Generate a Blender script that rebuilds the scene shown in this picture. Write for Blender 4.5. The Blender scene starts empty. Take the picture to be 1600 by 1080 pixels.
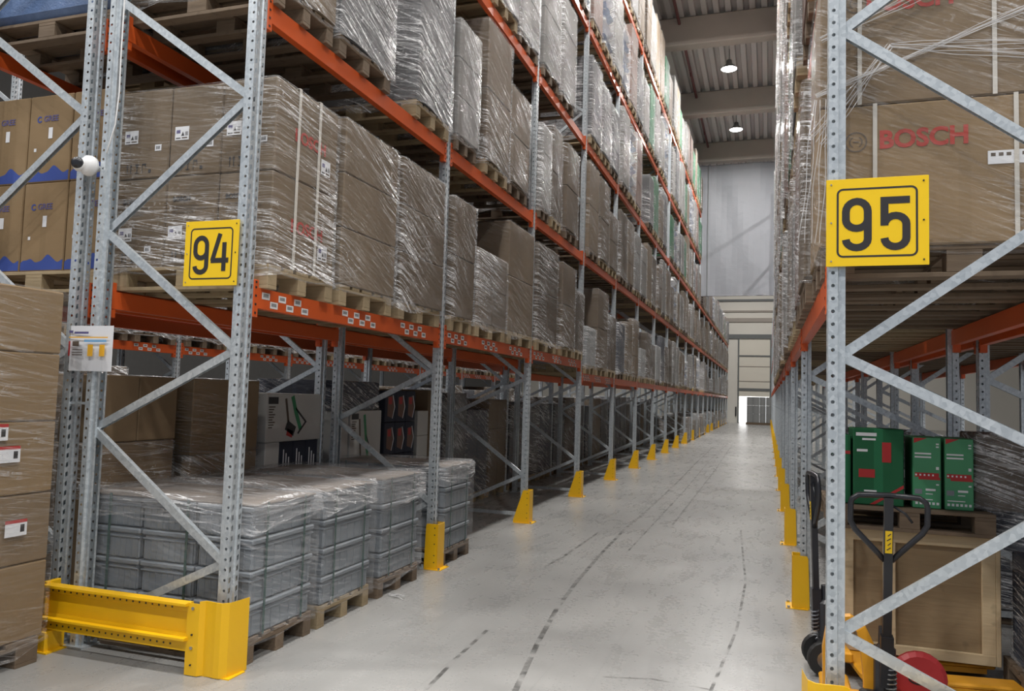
import bpy, bmesh, math, random
from mathutils import Vector, Matrix
from math import pi, sin, cos, radians
rnd = random.Random(7)
SC = bpy.context.scene
COL = SC.collection

# ------------------------------------------------------------------ camera
YAW, PITCH, ROLL, FPX, EYE = .3191, .0640, .0293, 1213.87, 1.564
cam = bpy.data.cameras.new('camera'); cam.sensor_fit = 'HORIZONTAL'; cam.sensor_width = 36
cam.lens = FPX / 1600 * 36; cam.clip_start = .05; cam.clip_end = 300
co = bpy.data.objects.new('camera', cam); COL.objects.link(co); SC.camera = co
f = Vector((-sin(YAW) * cos(PITCH), cos(YAW) * cos(PITCH), sin(PITCH)))
r = Vector((cos(YAW), sin(YAW), 0)); u = r.cross(f)
r2 = r * cos(ROLL) + u * sin(ROLL); u2 = u * cos(ROLL) - r * sin(ROLL)
M = Matrix((r2, u2, -f)).transposed().to_4x4(); M.translation = (0, 0, EYE)
co.matrix_world = M

# ------------------------------------------------------------------ world, exposure
W = bpy.data.worlds.new('world'); SC.world = W; W.use_nodes = True
W.node_tree.nodes['Background'].inputs[0].default_value = (.80, .87, 1, 1)
W.node_tree.nodes['Background'].inputs[1].default_value = .40  # added soft fill, let in where the back of the hall stays open
SC.view_settings.view_transform = 'Standard'; SC.view_settings.look = 'None'
SC.view_settings.exposure = -0.12; SC.view_settings.gamma = 1
LAMP_W = 430
SC.cycles.max_bounces = 7; SC.cycles.diffuse_bounces = 3; SC.cycles.glossy_bounces = 3
SC.cycles.transparent_max_bounces = 14
SC.cycles.sample_clamp_indirect = 4

# ------------------------------------------------------------------ layout numbers
B = 2.8; Y0 = 3.72
XL, XR = -2.83, .25            # aisle faces of the two rows
D = 1.09                       # depth of an upright frame
H = 10.6
LV = [2.148, 3.86, 5.74, 7.70, 9.76]
ORD = ['first', 'second', 'third', 'fourth', 'fifth', 'sixth', 'seventh', 'eighth', 'ninth', 'tenth', 'eleventh',
       'twelfth', 'thirteenth', 'fourteenth', 'fifteenth', 'sixteenth', 'seventeenth', 'eighteenth', 'nineteenth',
       'twentieth', 'twenty-first']

# ------------------------------------------------------------------ materials
MAT = {}
def nt(name):
    m = bpy.data.materials.new(name); m.use_nodes = True; MAT[name] = m
    return m, m.node_tree, m.node_tree.nodes['Principled BSDF']
def N(t, kind, **kw):
    n = t.nodes.new(kind)
    for k, v in kw.items():
        if k in n.inputs.keys() if isinstance(k, str) else False: n.inputs[k].default_value = v
        else: setattr(n, k, v)
    return n
def L(t, a, b): t.links.new(a, b)
def ramp(t, src, stops):
    n = t.nodes.new('ShaderNodeValToRGB'); e = n.color_ramp.elements
    while len(e) < len(stops): e.new(.5)
    for i, (p, c) in enumerate(stops):
        e[i].position = p; e[i].color = (c, c, c, 1) if not isinstance(c, tuple) else (*c, 1)
    L(t, src, n.inputs[0]); return n.outputs[0]
def math_(t, op, a, b=None):
    n = t.nodes.new('ShaderNodeMath'); n.operation = op
    for i, x in enumerate((a, b)):
        if x is None: continue
        if isinstance(x, (int, float)): n.inputs[i].default_value = x
        else: L(t, x, n.inputs[i])
    return n.outputs[0]
def noise(t, vec, scale, detail=3, dist=0, rough=.5):
    n = t.nodes.new('ShaderNodeTexNoise'); n.inputs['Scale'].default_value = scale
    n.inputs['Detail'].default_value = detail; n.inputs['Distortion'].default_value = dist
    n.inputs['Roughness'].default_value = rough
    if vec is not None: L(t, vec, n.inputs['Vector'])
    return n.outputs['Fac']
def mapping(t, vec, scale, rot=(0, 0, 0)):
    n = t.nodes.new('ShaderNodeMapping'); n.inputs['Scale'].default_value = scale; n.inputs['Rotation'].default_value = rot
    L(t, vec, n.inputs['Vector']); return n.outputs[0]
def tex(t, which='Object'): return t.nodes.new('ShaderNodeTexCoord').outputs[which]
def mixc(t, fac, a, b):
    n = t.nodes.new('ShaderNodeMix'); n.data_type = 'RGBA'
    if isinstance(fac, (int, float)): n.inputs[0].default_value = fac
    else: L(t, fac, n.inputs[0])
    for i, c in ((6, a), (7, b)):
        if isinstance(c, tuple): n.inputs[i].default_value = (*c, 1)
        else: L(t, c, n.inputs[i])
    return n.outputs[2]
def bump(t, h, strength, dist=.01):
    n = t.nodes.new('ShaderNodeBump'); n.inputs['Strength'].default_value = strength; n.inputs['Distance'].default_value = dist
    L(t, h, n.inputs['Height']); return n.outputs[0]
def plain(name, col, rough=.6, metal=0, var=.12, scale=6, spec=.5, bmp=0):
    m, t, p = nt(name)
    nz = noise(t, tex(t), scale, 4)
    c2 = tuple(x * (1 - var) for x in col); c1 = tuple(min(1, x * (1 + var)) for x in col)
    L(t, mixc(t, nz, c2, c1), p.inputs['Base Color'])
    p.inputs['Roughness'].default_value = rough; p.inputs['Metallic'].default_value = metal
    p.inputs['Specular IOR Level'].default_value = spec
    if bmp: L(t, bump(t, noise(t, tex(t), scale * 6, 3), bmp, .004), p.inputs['Normal'])
    return m
def emit(name, col, s):
    m, t, p = nt(name)
    p.inputs['Base Color'].default_value = (*col, 1)
    p.inputs['Emission Color'].default_value = (*col, 1); p.inputs['Emission Strength'].default_value = s
    return m
def cardboard(name, col, tape=None):
    m, t, p = nt(name); o = tex(t)
    info = t.nodes.new('ShaderNodeObjectInfo').outputs['Random']
    nz = noise(t, o, 2.5, 4); fine = noise(t, mapping(t, o, (3, 3, 60)), 3, 2)
    c = mixc(t, nz, tuple(x * .82 for x in col), tuple(min(1, x * 1.14) for x in col))
    c = mixc(t, math_(t, 'MULTIPLY', fine, .25), c, tuple(x * .7 for x in col))
    c = mixc(t, math_(t, 'MULTIPLY', info, .35), c, tuple(x * .72 for x in col))
    if tape:
        sep = t.nodes.new('ShaderNodeSeparateXYZ'); L(t, o, sep.inputs[0])
        a = math_(t, 'LESS_THAN', math_(t, 'ABSOLUTE', sep.outputs[0]), .025)
        c = mixc(t, math_(t, 'MULTIPLY', a, .55), c, tape)
    L(t, c, p.inputs['Base Color']); p.inputs['Roughness'].default_value = .72
    p.inputs['Specular IOR Level'].default_value = .25
    L(t, bump(t, noise(t, o, 9, 3), .25, .012), p.inputs['Normal'])
    return m
cardboard('card_brown', (.135, .098, .064), (.17, .13, .085))
cardboard('card_tan', (.175, .127, .080), (.15, .11, .07))
cardboard('card_warm', (.27, .185, .10), (.22, .15, .08))
cardboard('card_mid', (.22, .155, .092), (.19, .135, .08))
cardboard('card_bright', (.55, .55, .53), (.55, .55, .53))
cardboard('card_dark', (.10, .074, .051), (.13, .10, .07))
cardboard('card_grey', (.085, .084, .088), (.12, .12, .12))
cardboard('card_pale', (.18, .17, .155), (.2, .19, .17))
cardboard('card_white', (.30, .31, .31), (.34, .34, .34))
cardboard('card_green', (.02, .13, .055), (.03, .2, .09))
cardboard('card_navy', (.035, .04, .06), (.05, .06, .09))
cardboard('card_pink', (.19, .115, .09), (.22, .15, .13))
plain('crate_grey', (.19, .215, .24), .40, var=.12, spec=.5)
plain('crate_sheet', (.17, .135, .105), .7)
plain('green_plastic', (.03, .075, .065), .5)
plain('orange', (.60, .095, .018), .36, var=.10, scale=3, bmp=.05)
plain('yellow', (.88, .50, .008), .38, var=.06, scale=4, bmp=.05)
plain('sign_yellow', (.86, .56, .012), .30, var=.03, scale=2)
plain('jack_yellow', (.72, .33, .02), .4, var=.2, scale=9)
plain('black_print', (.022, .02, .022), .5)
plain('faint_print', (.10, .075, .055), .7)
plain('red_print', (.38, .035, .022), .6)
plain('box_red', (.42, .02, .02), .5)
plain('blue_print', (.035, .07, .30), .6)
plain('violet_print', (.10, .09, .22), .6)
plain('green_print', (.03, .22, .09), .5)
plain('light_green', (.06, .28, .13), .5)
plain('white_paint', (.78, .78, .78), .5, var=.04)
plain('paper', (.72, .73, .76), .6, var=.05)
plain('paper_orange', (.80, .42, .03), .6)
plain('paper_blue', (.18, .38, .62), .6)
plain('black_metal', (.02, .021, .026), .30, var=.2)
plain('black_rubber', (.018, .018, .018), .6)
plain('steel', (.55, .56, .58), .32, 1, var=.1)
plain('strap_white', (.55, .52, .47), .45)
plain('red_plastic', (.42, .03, .035), .45)
plain('blue_wrap', (.10, .16, .30), .35, var=.35, scale=14, bmp=.6)
plain('concrete_beam', (.42, .375, .335), .85, var=.12, scale=1.5)
plain('ceiling_metal', (.50, .465, .455), .55, var=.06, scale=1)
plain('wall_cream', (.80, .77, .70), .8, var=.05, scale=.6); plain('wall_dark', (.07, .068, .066), .85)
plain('door_panel', (.80, .76, .66), .5, var=.05, scale=.8)
plain('door_frame', (.16, .17, .17), .6)
plain('pipe_red', (.16, .045, .045), .5)
plain('lamp_shell', (.22, .22, .22), .4, .3)
emit('lamp_lens', (1, .98, .95), 14)
emit('daylight', (1, 1, 1), 3)

def wood(name, a, b):
    m, t, p = nt(name); o = tex(t)
    g = noise(t, mapping(t, o, (2, 22, 22)), 2.2, 4, .6)
    info = t.nodes.new('ShaderNodeObjectInfo').outputs['Random']
    c = mixc(t, g, a, b); c = mixc(t, math_(t, 'MULTIPLY', info, .4), c, tuple(x * .6 for x in a))
    spots = ramp(t, noise(t, o, 11, 2), [(.64, 0.), (.72, 1.)])
    c = mixc(t, math_(t, 'MULTIPLY', spots, .35), c, tuple(x * .4 for x in a))
    L(t, c, p.inputs['Base Color']); p.inputs['Roughness'].default_value = .8
    L(t, bump(t, g, .3, .006), p.inputs['Normal'])
wood('wood', (.30, .225, .13), (.46, .36, .22)); wood('wood_old', (.13, .092, .062), (.24, .175, .115))
wood('plywood', (.26, .18, .10), (.36, .265, .15)); wood('crate_batten', (.55, .42, .25), (.70, .56, .36))

# galvanized steel, plain and perforated (UV in metres: u across the face, v up)
def galv(name, holes=None):
    m, t, p = nt(name); o = tex(t)
    v = t.nodes.new('ShaderNodeTexVoronoi'); v.inputs['Scale'].default_value = 55; L(t, o, v.inputs['Vector'])
    big = noise(t, o, 3, 3)
    c = mixc(t, v.outputs['Color'], (.46, .51, .55), (.76, .81, .84)); c = mixc(t, math_(t, 'MULTIPLY', big, .5), c, (.42, .46, .49))
    L(t, c, p.inputs['Base Color']); p.inputs['Metallic'].default_value = .5; p.inputs['Roughness'].default_value = .34
    if holes:
        sep = t.nodes.new('ShaderNodeSeparateXYZ'); L(t, tex(t, 'UV'), sep.inputs[0])
        U, V = sep.outputs[0], sep.outputs[1]
        if holes == 'round':
            dv = math_(t, 'SUBTRACT', math_(t, 'MODULO', V, .057), .0285)
            d = math_(t, 'SQRT', math_(t, 'ADD', math_(t, 'MULTIPLY', U, U), math_(t, 'MULTIPLY', dv, dv)))
            hole = math_(t, 'LESS_THAN', d, .0078)
        else:
            au = math_(t, 'SUBTRACT', math_(t, 'ABSOLUTE', U), .021)
            w = math_(t, 'ADD', V, math_(t, 'MULTIPLY', au, .5))
            dv = math_(t, 'ABSOLUTE', math_(t, 'SUBTRACT', math_(t, 'MODULO', w, .057), .0285))
            hole = math_(t, 'MULTIPLY', math_(t, 'LESS_THAN', math_(t, 'ABSOLUTE', au), .008), math_(t, 'LESS_THAN', dv, .014))
        tr = t.nodes.new('ShaderNodeBsdfTransparent'); mx = t.nodes.new('ShaderNodeMixShader')
        L(t, hole, mx.inputs[0]); L(t, p.outputs[0], mx.inputs[1]); L(t, tr.outputs[0], mx.inputs[2])
        L(t, mx.outputs[0], t.nodes['Material Output'].inputs[0])
galv('galv'); galv('galv_round', 'round'); galv('galv_slot', 'slot')

def rotuv(t, uv, info, gain, off, scale):
    rt = t.nodes.new('ShaderNodeVectorRotate'); rt.rotation_type = 'Z_AXIS'; L(t, uv, rt.inputs['Vector'])
    L(t, math_(t, 'ADD', math_(t, 'MULTIPLY', math_(t, 'SUBTRACT', info, .2), gain), off), rt.inputs['Angle'])
    return mapping(t, rt.outputs[0], scale)
def film(name, base, gain, tint=(.90, .90, .91), rough=.16, lines=1.):
    m, t, p = nt(name)
    info = t.nodes.new('ShaderNodeObjectInfo').outputs['Random']
    uv = tex(t, 'UV')
    sh = t.nodes.new('ShaderNodeCombineXYZ'); L(t, math_(t, 'MULTIPLY', info, 37.), sh.inputs[0]); L(t, math_(t, 'MULTIPLY', info, 11.), sh.inputs[2])
    ad = t.nodes.new('ShaderNodeVectorMath'); ad.operation = 'ADD'; L(t, uv, ad.inputs[0]); L(t, sh.outputs[0], ad.inputs[1])
    uv = ad.outputs[0]
    warp = noise(t, uv, 1.3, 2)
    s1 = noise(t, rotuv(t, uv, info, .55, -.05, (1.0, 24, 1)), 1.5, 4, .35, .62)
    s2 = noise(t, rotuv(t, uv, info, -.30, .0, (.8, 40, 1)), 1.4, 4, .2, .6)
    s3 = noise(t, mapping(t, uv, (9, 13, 1), (0, 0, .5)), 2.2, 4, 1.4, .6)
    a = ramp(t, s1, [(.53, 0.), (.66, 1.)]); b = ramp(t, s2, [(.56, 0.), (.68, .9)]); c = ramp(t, s3, [(.60, 0.), (.72, 1.)])
    s4 = noise(t, rotuv(t, uv, info, .45, .16, (.42, 15, 1)), 1.6, 2.2, .25, .5); s5 = noise(t, rotuv(t, uv, info, .3, .02, (.5, 26, 1)), 1.5, 1.6, .15, .5)
    l1 = ramp(t, math_(t, 'ABSOLUTE', math_(t, 'SUBTRACT', s4, .5)), [(.0, 1.), (.016, .75), (.03, 0.)]); l2 = ramp(t, math_(t, 'ABSOLUTE', math_(t, 'SUBTRACT', s5, .52)), [(.0, .9), (.02, 0.)])
    ln = math_(t, 'MULTIPLY', math_(t, 'MAXIMUM', l1, l2), math_(t, 'MULTIPLY', ramp(t, s3, [(.36, .25), (.6, 1.)]), lines))
    st = math_(t, 'MAXIMUM', math_(t, 'MAXIMUM', math_(t, 'MULTIPLY', a, .45), math_(t, 'MULTIPLY', b, .30)), math_(t, 'MULTIPLY', c, .7))
    st = math_(t, 'MAXIMUM', st, ln)  # white streaks in the opacity stand in for lamp glints and bunched film
    st = math_(t, 'MULTIPLY', st, ramp(t, warp, [(.38, .12), (.60, 1.)]))
    al = math_(t, 'MINIMUM', math_(t, 'ADD', math_(t, 'MULTIPLY', st, gain), base), .95)
    p.inputs['Base Color'].default_value = (*tint, 1); p.inputs['Roughness'].default_value = rough
    p.inputs['Specular IOR Level'].default_value = .9
    hh = math_(t, 'ADD', math_(t, 'ADD', s1, s4), math_(t, 'ADD', math_(t, 'MULTIPLY', s3, .6), s5))
    L(t, bump(t, hh, .9, .02), p.inputs['Normal'])
    tr = t.nodes.new('ShaderNodeBsdfTransparent'); mx = t.nodes.new('ShaderNodeMixShader')
    L(t, al, mx.inputs[0]); L(t, tr.outputs[0], mx.inputs[1]); L(t, p.outputs[0], mx.inputs[2])
    L(t, mx.outputs[0], t.nodes['Material Output'].inputs[0])
film('film_clear', .03, .95); film('film_heavy', .09, 1.0); film('film_light', .03, .40)
film('film_crate', .05, .42, rough=.14, lines=.55); film('film_crumple', .10, .85, rough=.12); film('film_black', .70, .3, (.03, .032, .036), .15)

def floor_mat():
    m, t, p = nt('floor_concrete'); o = tex(t)
    big = noise(t, o, .7, 5, .4); mid = noise(t, mapping(t, o, (3, .8, 1)), 2.2, 5, .8); fine = noise(t, o, 26, 4, 0, .7)
    c = mixc(t, ramp(t, big, [(.35, 0.), (.68, 1.)]), (.265, .265, .26), (.40, .398, .385))
    c = mixc(t, math_(t, 'MULTIPLY', ramp(t, mid, [(.42, 0.), (.7, 1.)]), .35), c, (.30, .30, .29))
    c = mixc(t, math_(t, 'MULTIPLY', fine, .30), c, (.24, .235, .225))
    streak = ramp(t, noise(t, mapping(t, o, (14, .35, 1), (0, 0, .05)), 2.0, 4, .3), [(.60, 0.), (.68, 1.)])
    c = mixc(t, math_(t, 'MULTIPLY', streak, .22), c, (.20, .20, .20))
    L(t, c, p.inputs['Base Color'])
    L(t, ramp(t, math_(t, 'ADD', math_(t, 'MULTIPLY', mid, .5), math_(t, 'MULTIPLY', fine, .5)), [(.3, .20), (.75, .42)]), p.inputs['Roughness'])
    L(t, bump(t, fine, .05, .004), p.inputs['Normal']); p.inputs['Specular IOR Level'].default_value = .5
    m, t, p = nt('tyre_rubber'); o = tex(t)
    tr = t.nodes.new('ShaderNodeBsdfTransparent'); mx = t.nodes.new('ShaderNodeMixShader')
    a = ramp(t, noise(t, o, 9, 4), [(.40, .0), (.66, .55)])
    p.inputs['Base Color'].default_value = (.035, .033, .03, 1); p.inputs['Roughness'].default_value = .5
    L(t, a, mx.inputs[0]); L(t, tr.outputs[0], mx.inputs[1]); L(t, p.outputs[0], mx.inputs[2])
    L(t, mx.outputs[0], t.nodes['Material Output'].inputs[0])
    m, t, p = nt('curtain_fabric'); o = tex(t)
    p.inputs['Base Color'].default_value = (.25, .26, .285, 1); p.inputs['Roughness'].default_value = .55
    L(t, bump(t, noise(t, o, 1.2, 4, .5), .35, .08), p.inputs['Normal'])
floor_mat()

# ------------------------------------------------------------------ mesh building
class MB:
    def __init__(s): s.v = []; s.f = []; s.m = []; s.uv = []; s.mats = []
    def mi(s, m):
        if m not in s.mats: s.mats.append(m)
        return s.mats.index(m)
    def face(s, pts, m, uv=None):
        i = len(s.v); s.v += [tuple(p) for p in pts]; s.f.append(tuple(range(i, i + len(pts)))); s.m.append(s.mi(m)); s.uv.append(uv)
    def solid(s, V, F, m):
        i = len(s.v); s.v += [tuple(p) for p in V]
        for q in F: s.f.append(tuple(i + k for k in q)); s.m.append(s.mi(m)); s.uv.append(None)
    def box(s, a, b, m, c=0):
        x0, y0, z0 = a; x1, y1, z1 = b
        if c == 0:
            V = [(x0, y0, z0), (x1, y0, z0), (x1, y1, z0), (x0, y1, z0), (x0, y0, z1), (x1, y0, z1), (x1, y1, z1), (x0, y1, z1)]
            s.solid(V, [(0, 3, 2, 1), (4, 5, 6, 7), (0, 1, 5, 4), (1, 2, 6, 5), (2, 3, 7, 6), (3, 0, 4, 7)], m)
        else:
            V = []; 
            def idx(k, cx, cy, cz): return k * 8 + cx + 2 * cy + 4 * cz
            for k in range(3):
                for cz in (0, 1):
                    for cy in (0, 1):
                        for cx in (0, 1):
                            e = [c, c, c]; e[k] = 0
                            V.append((x1 - e[0] if cx else x0 + e[0], y1 - e[1] if cy else y0 + e[1], z1 - e[2] if cz else z0 + e[2]))
            F = []
            F += [(idx(0, 0, 0, 0), idx(0, 0, 0, 1), idx(0, 0, 1, 1), idx(0, 0, 1, 0)), (idx(0, 1, 0, 0), idx(0, 1, 1, 0), idx(0, 1, 1, 1), idx(0, 1, 0, 1))]
            F += [(idx(1, 0, 0, 0), idx(1, 1, 0, 0), idx(1, 1, 0, 1), idx(1, 0, 0, 1)), (idx(1, 0, 1, 0), idx(1, 0, 1, 1), idx(1, 1, 1, 1), idx(1, 1, 1, 0))]
            F += [(idx(2, 0, 0, 0), idx(2, 0, 1, 0), idx(2, 1, 1, 0), idx(2, 1, 0, 0)), (idx(2, 0, 0, 1), idx(2, 1, 0, 1), idx(2, 1, 1, 1), idx(2, 0, 1, 1))]
            for p_ in (0, 1):
                for q in (0, 1):
                    F.append((idx(0, p_, q, 0), idx(1, p_, q, 0), idx(1, p_, q, 1), idx(0, p_, q, 1)))
                    F.append((idx(0, p_, 0, q), idx(2, p_, 0, q), idx(2, p_, 1, q), idx(0, p_, 1, q)))
                    F.append((idx(1, 0, p_, q), idx(2, 0, p_, q), idx(2, 1, p_, q), idx(1, 1, p_, q)))
            for a_ in (0, 1):
                for b_ in (0, 1):
                    for c_ in (0, 1): F.append(tuple(idx(k, a_, b_, c_) for k in range(3)))
            s.solid(V, F, m)
    def prism(s, poly, axis, a, b, m):
        """poly: 2D points in the other two axes (in x,y,z order), extruded from a to b along axis"""
        def mk(p, t):
            q = list(p); q.insert(axis, t); return tuple(q)
        n = len(poly); V = [mk(p, a) for p in poly] + [mk(p, b) for p in poly]
        F = [tuple(range(n))[::-1], tuple(range(n, 2 * n))] + [(i, (i + 1) % n, n + (i + 1) % n, n + i) for i in range(n)]
        s.solid(V, F, m)
    def bar(s, p, q, w, h, m, up=(0, 0, 1), c_section=False):
        p, q = Vector(p), Vector(q); d = (q - p).normalized(); side = d.cross(Vector(up))
        if side.length < 1e-4: side = Vector((1, 0, 0))
        side.normalize(); n = side.cross(d)
        def ring(o, poly): return [o + side * a + n * b for a, b in poly]
        if c_section:
            t = .004; poly = [(-w / 2, -h / 2), (-w / 2, h / 2), (w / 2, h / 2), (w / 2, -h / 2), (w / 2 - t, -h / 2), (w / 2 - t, h / 2 - t), (-w / 2 + t, h / 2 - t), (-w / 2 + t, -h / 2)]
        else: poly = [(-w / 2, -h / 2), (-w / 2, h / 2), (w / 2, h / 2), (w / 2, -h / 2)]
        k = len(poly); V = ring(p, poly) + ring(q, poly)
        s.solid(V, [tuple(range(k)), tuple(range(2 * k - 1, k - 1, -1))] + [(i, k + i, k + (i + 1) % k, (i + 1) % k) for i in range(k)], m)
    def tube(s, pts, rad, m, seg=8, closed=False):
        pts = [Vector(p) for p in pts]; n = len(pts); rings = []; nrm = None
        rads = rad if isinstance(rad, (list, tuple)) else [rad] * n
        for i, p in enumerate(pts):
            a = pts[(i - 1) % n] if (i > 0 or closed) else p; b = pts[(i + 1) % n] if (i < n - 1 or closed) else p
            d = (b - a).normalized()
            if nrm is None: nrm = d.cross(Vector((.3, .2, 1))).normalized()
            nrm = (nrm - d * nrm.dot(d)).normalized(); bi = d.cross(nrm)
            rings.append([p + (nrm * cos(2 * pi * k / seg) + bi * sin(2 * pi * k / seg)) * rads[i] for k in range(seg)])
        V = [v for rg in rings for v in rg]; F = []
        for i in range(n if closed else n - 1):
            j = (i + 1) % n
            for k in range(seg): F.append((i * seg + k, i * seg + (k + 1) % seg, j * seg + (k + 1) % seg, j * seg + k))
        if not closed: F += [tuple(range(seg))[::-1], tuple(range((n - 1) * seg, n * seg))]
        s.solid(V, F, m)
    def lathe(s, prof, m, seg=20, c=(0, 0, 0), axis=2):
        V = []; F = []; n = len(prof)
        for rr, z in prof:
            for k in range(seg):
                a = 2 * pi * k / seg; q = [rr * cos(a), rr * sin(a)]; q.insert(axis, z)
                V.append((q[0] + c[0], q[1] + c[1], q[2] + c[2]))
        for i in range(n - 1):
            for k in range(seg): F.append((i * seg + k, i * seg + (k + 1) % seg, (i + 1) * seg + (k + 1) % seg, (i + 1) * seg + k))
        F += [tuple(range(seg))[::-1], tuple(range((n - 1) * seg, n * seg))]
        s.solid(V, F, m)
    def mesh(s, name, smooth=False):
        me = bpy.data.meshes.new(name); me.from_pydata(s.v, [], s.f)
        for m in s.mats: me.materials.append(MAT[m])
        me.polygons.foreach_set('material_index', s.m)
        if any(x is not None for x in s.uv):
            ul = me.uv_layers.new(name='UVMap'); k = 0
            for fi, fc in enumerate(s.f):
                for j in range(len(fc)):
                    if s.uv[fi] is not None: ul.data[k].uv = s.uv[fi][j]
                    k += 1
        me.validate(); me.update()
        if smooth: me.polygons.foreach_set('use_smooth', [True] * len(me.polygons))
        return me

def put(name, me, parent=None, loc=(0, 0, 0), rot=(0, 0, 0), scale=(1, 1, 1)):
    o = bpy.data.objects.new(name, me); COL.objects.link(o); o.location = loc; o.rotation_euler = rot; o.scale = scale
    if parent is not None: o.parent = parent
    return o
def thing(name, label, cat, loc=(0, 0, 0), rot=(0, 0, 0), group=None, me=None):
    o = put(name, me, None, loc, rot); o['label'] = label; o['category'] = cat
    if group: o['group'] = group
    return o
def struct(name, me, loc=(0, 0, 0)):
    o = put(name, me, None, loc); o['kind'] = 'structure'; return o
def copy_thing(src, loc, label=None, group=None, scale=None, rot=None):
    r_ = src.copy(); COL.objects.link(r_); r_.location = loc
    if scale: r_.scale = scale
    if rot is not None: r_.rotation_euler = rot
    if label: r_['label'] = label
    if group: r_['group'] = group
    for ch in SRC[src.name]:
        c = ch[0].copy(); COL.objects.link(c); c.parent = r_
        for g in ch[1]:
            d = g.copy(); COL.objects.link(d); d.parent = c
    return r_
SRC = {}
def register(root):
    SRC[root.name] = [(c, [g for g in bpy.data.objects if g.parent == c]) for c in bpy.data.objects if c.parent == root]
class Proto:
    """first use moves the prototype itself, later uses copy it"""
    def __init__(s, root): s.root = root; s.used = False; register(root)
    def place(s, loc, label, group, scale=None, rot=None):
        if not s.used:
            s.used = True; o = s.root; o.location = loc; o['label'] = label
            if group: o['group'] = group
            if scale: o.scale = scale
            if rot is not None: o.rotation_euler = rot
            return o
        return copy_thing(s.root, loc, label, group, scale if scale else (1, 1, 1), rot)

_txt = {}
def text_mesh(s, size, mat, bold=.0, width=None):
    key = (s, size, mat, bold, width)
    if key in _txt: return _txt[key]
    c = bpy.data.curves.new('lettering', 'FONT'); c.body = s; c.size = size; c.extrude = .0006; c.offset = bold; c.resolution_u = 3
    o = bpy.data.objects.new('lettering', c); COL.objects.link(o)
    bpy.context.view_layer.update()
    dg = bpy.context.evaluated_depsgraph_get(); me = bpy.data.meshes.new_from_object(o.evaluated_get(dg))
    COL.objects.unlink(o); bpy.data.objects.remove(o)
    if width:
        xs = [v.co.x for v in me.vertices]; k = width / (max(xs) - min(xs)); x0 = min(xs)
        for v in me.vertices: v.co.x = (v.co.x - x0) * k
    me.materials.clear(); me.materials.append(MAT[mat]); _txt[key] = me
    return me
FACE_Y = (pi / 2, 0, 0)        # faces the camera side (-Y)
FACE_X = (pi / 2, 0, pi / 2)   # faces the aisle from the left row (+X)
def lettering(s, size, mat, parent, loc, rot=FACE_Y, bold=0, width=None, name='lettering'):
    return put(name, text_mesh(s, size, mat, bold, width), parent, loc, rot)

def ribbon(path, w, closed=False):
    """flat stroke polygon strip along a 2D path"""
    q_ = [path[0]]
    for p_ in path[1:]:
        if math.dist(p_, q_[-1]) > 1e-4: q_.append(p_)
    if closed and math.dist(q_[0], q_[-1]) < 1e-4: q_.pop()
    path = q_
    n = len(path); out = []
    for i in range(n):
        p = Vector(path[i]); a = Vector(path[(i - 1) % n]) if (i > 0 or closed) else None; b = Vector(path[(i + 1) % n]) if (i < n - 1 or closed) else None
        d1 = (p - a).normalized() if a is not None else (b - p).normalized(); d2 = (b - p).normalized() if b is not None else d1
        n1 = Vector((-d1.y, d1.x)); n2 = Vector((-d2.y, d2.x)); mm = (n1 + n2)
        mm = mm.normalized() if mm.length > 1e-5 else n1
        k = w / 2 / max(.35, mm.dot(n1)); out.append((p + mm * k, p - mm * k))
    return out
def add_stroke(mb, path, w, y, m, closed=False, t=.0012):
    rb = ribbon(path, w, closed); n = len(rb)
    for i in range(n if closed else n - 1):
        a, b = rb[i], rb[(i + 1) % n]
        mb.face([(a[1].x, y, a[1].y), (b[1].x, y, b[1].y), (b[0].x, y, b[0].y), (a[0].x, y, a[0].y)], m)
def arc(cx, cy, rx, ry, a0, a1, n=8):
    return [(cx + rx * cos(radians(a0 + (a1 - a0) * i / n)), cy + ry * sin(radians(a0 + (a1 - a0) * i / n))) for i in range(n + 1)]

# ------------------------------------------------------------------ building shell
Y1, YF, YC = -14, 60.5, 34.68       # back edge, far wall, curtain
XA, XB = -19, 17
CZ = 12.8
mb = MB(); mb.box((XA, Y1, -.2), (XB, YF, 0), 'floor_concrete'); floor = struct('floor', mb.mesh('floor'))
def strip(path, w, m='tyre_rubber', z=.0015):
    mb = MB(); rb = ribbon(path, w)
    for i in range(len(rb) - 1):
        a, b = rb[i], rb[i + 1]; mb.face([(a[1].x, a[1].y, z), (b[1].x, b[1].y, z), (b[0].x, b[0].y, z), (a[0].x, a[0].y, z)], m)
    return mb.mesh('tyre_mark')
for path, w in (([(-1.20, 3.6), (-1.26, 4.04), (-1.38, 4.9), (-1.47, 5.7), (-1.53, 6.6), (-1.58, 7.85), (-1.62, 9.6), (-1.60, 11), (-1.62, 15), (-1.70, 20), (-1.76, 28)], .035),
                ([(-1.69, 3.6), (-1.70, 3.85), (-1.74, 4.4), (-1.76, 4.98)], .025),
                ([(-1.93, 7.0), (-1.89, 7.52), (-1.86, 9.05)], .03), ([(-.34, 4.1), (-.28, 4.45), (-.19, 5.67), (-.17, 7.19), (-.3, 10)], .02),
                ([(-.95, 4.4), (-.6, 4.5), (-.25, 4.46), (-.1, 4.4)], .014), ([(-1.35, 8), (-1.36, 14), (-1.45, 22), (-1.4, 30)], .02),
                ([(-2.2, 7.7), (-2.05, 7.9)], .02), ([(-1.12, 10), (-1.12, 18), (-1.22, 30)], .03)):
    put('tyre_mark', strip(path, w), floor)
plain('joint_dark', (.20, .195, .19), .6)
for yy in (3.35, 9.3, 15.2, 21.1, 27, 33):
    put('floor_joint', strip([(-2.7, yy), (.2, yy)], .006, 'joint_dark', .001), floor)

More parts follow.
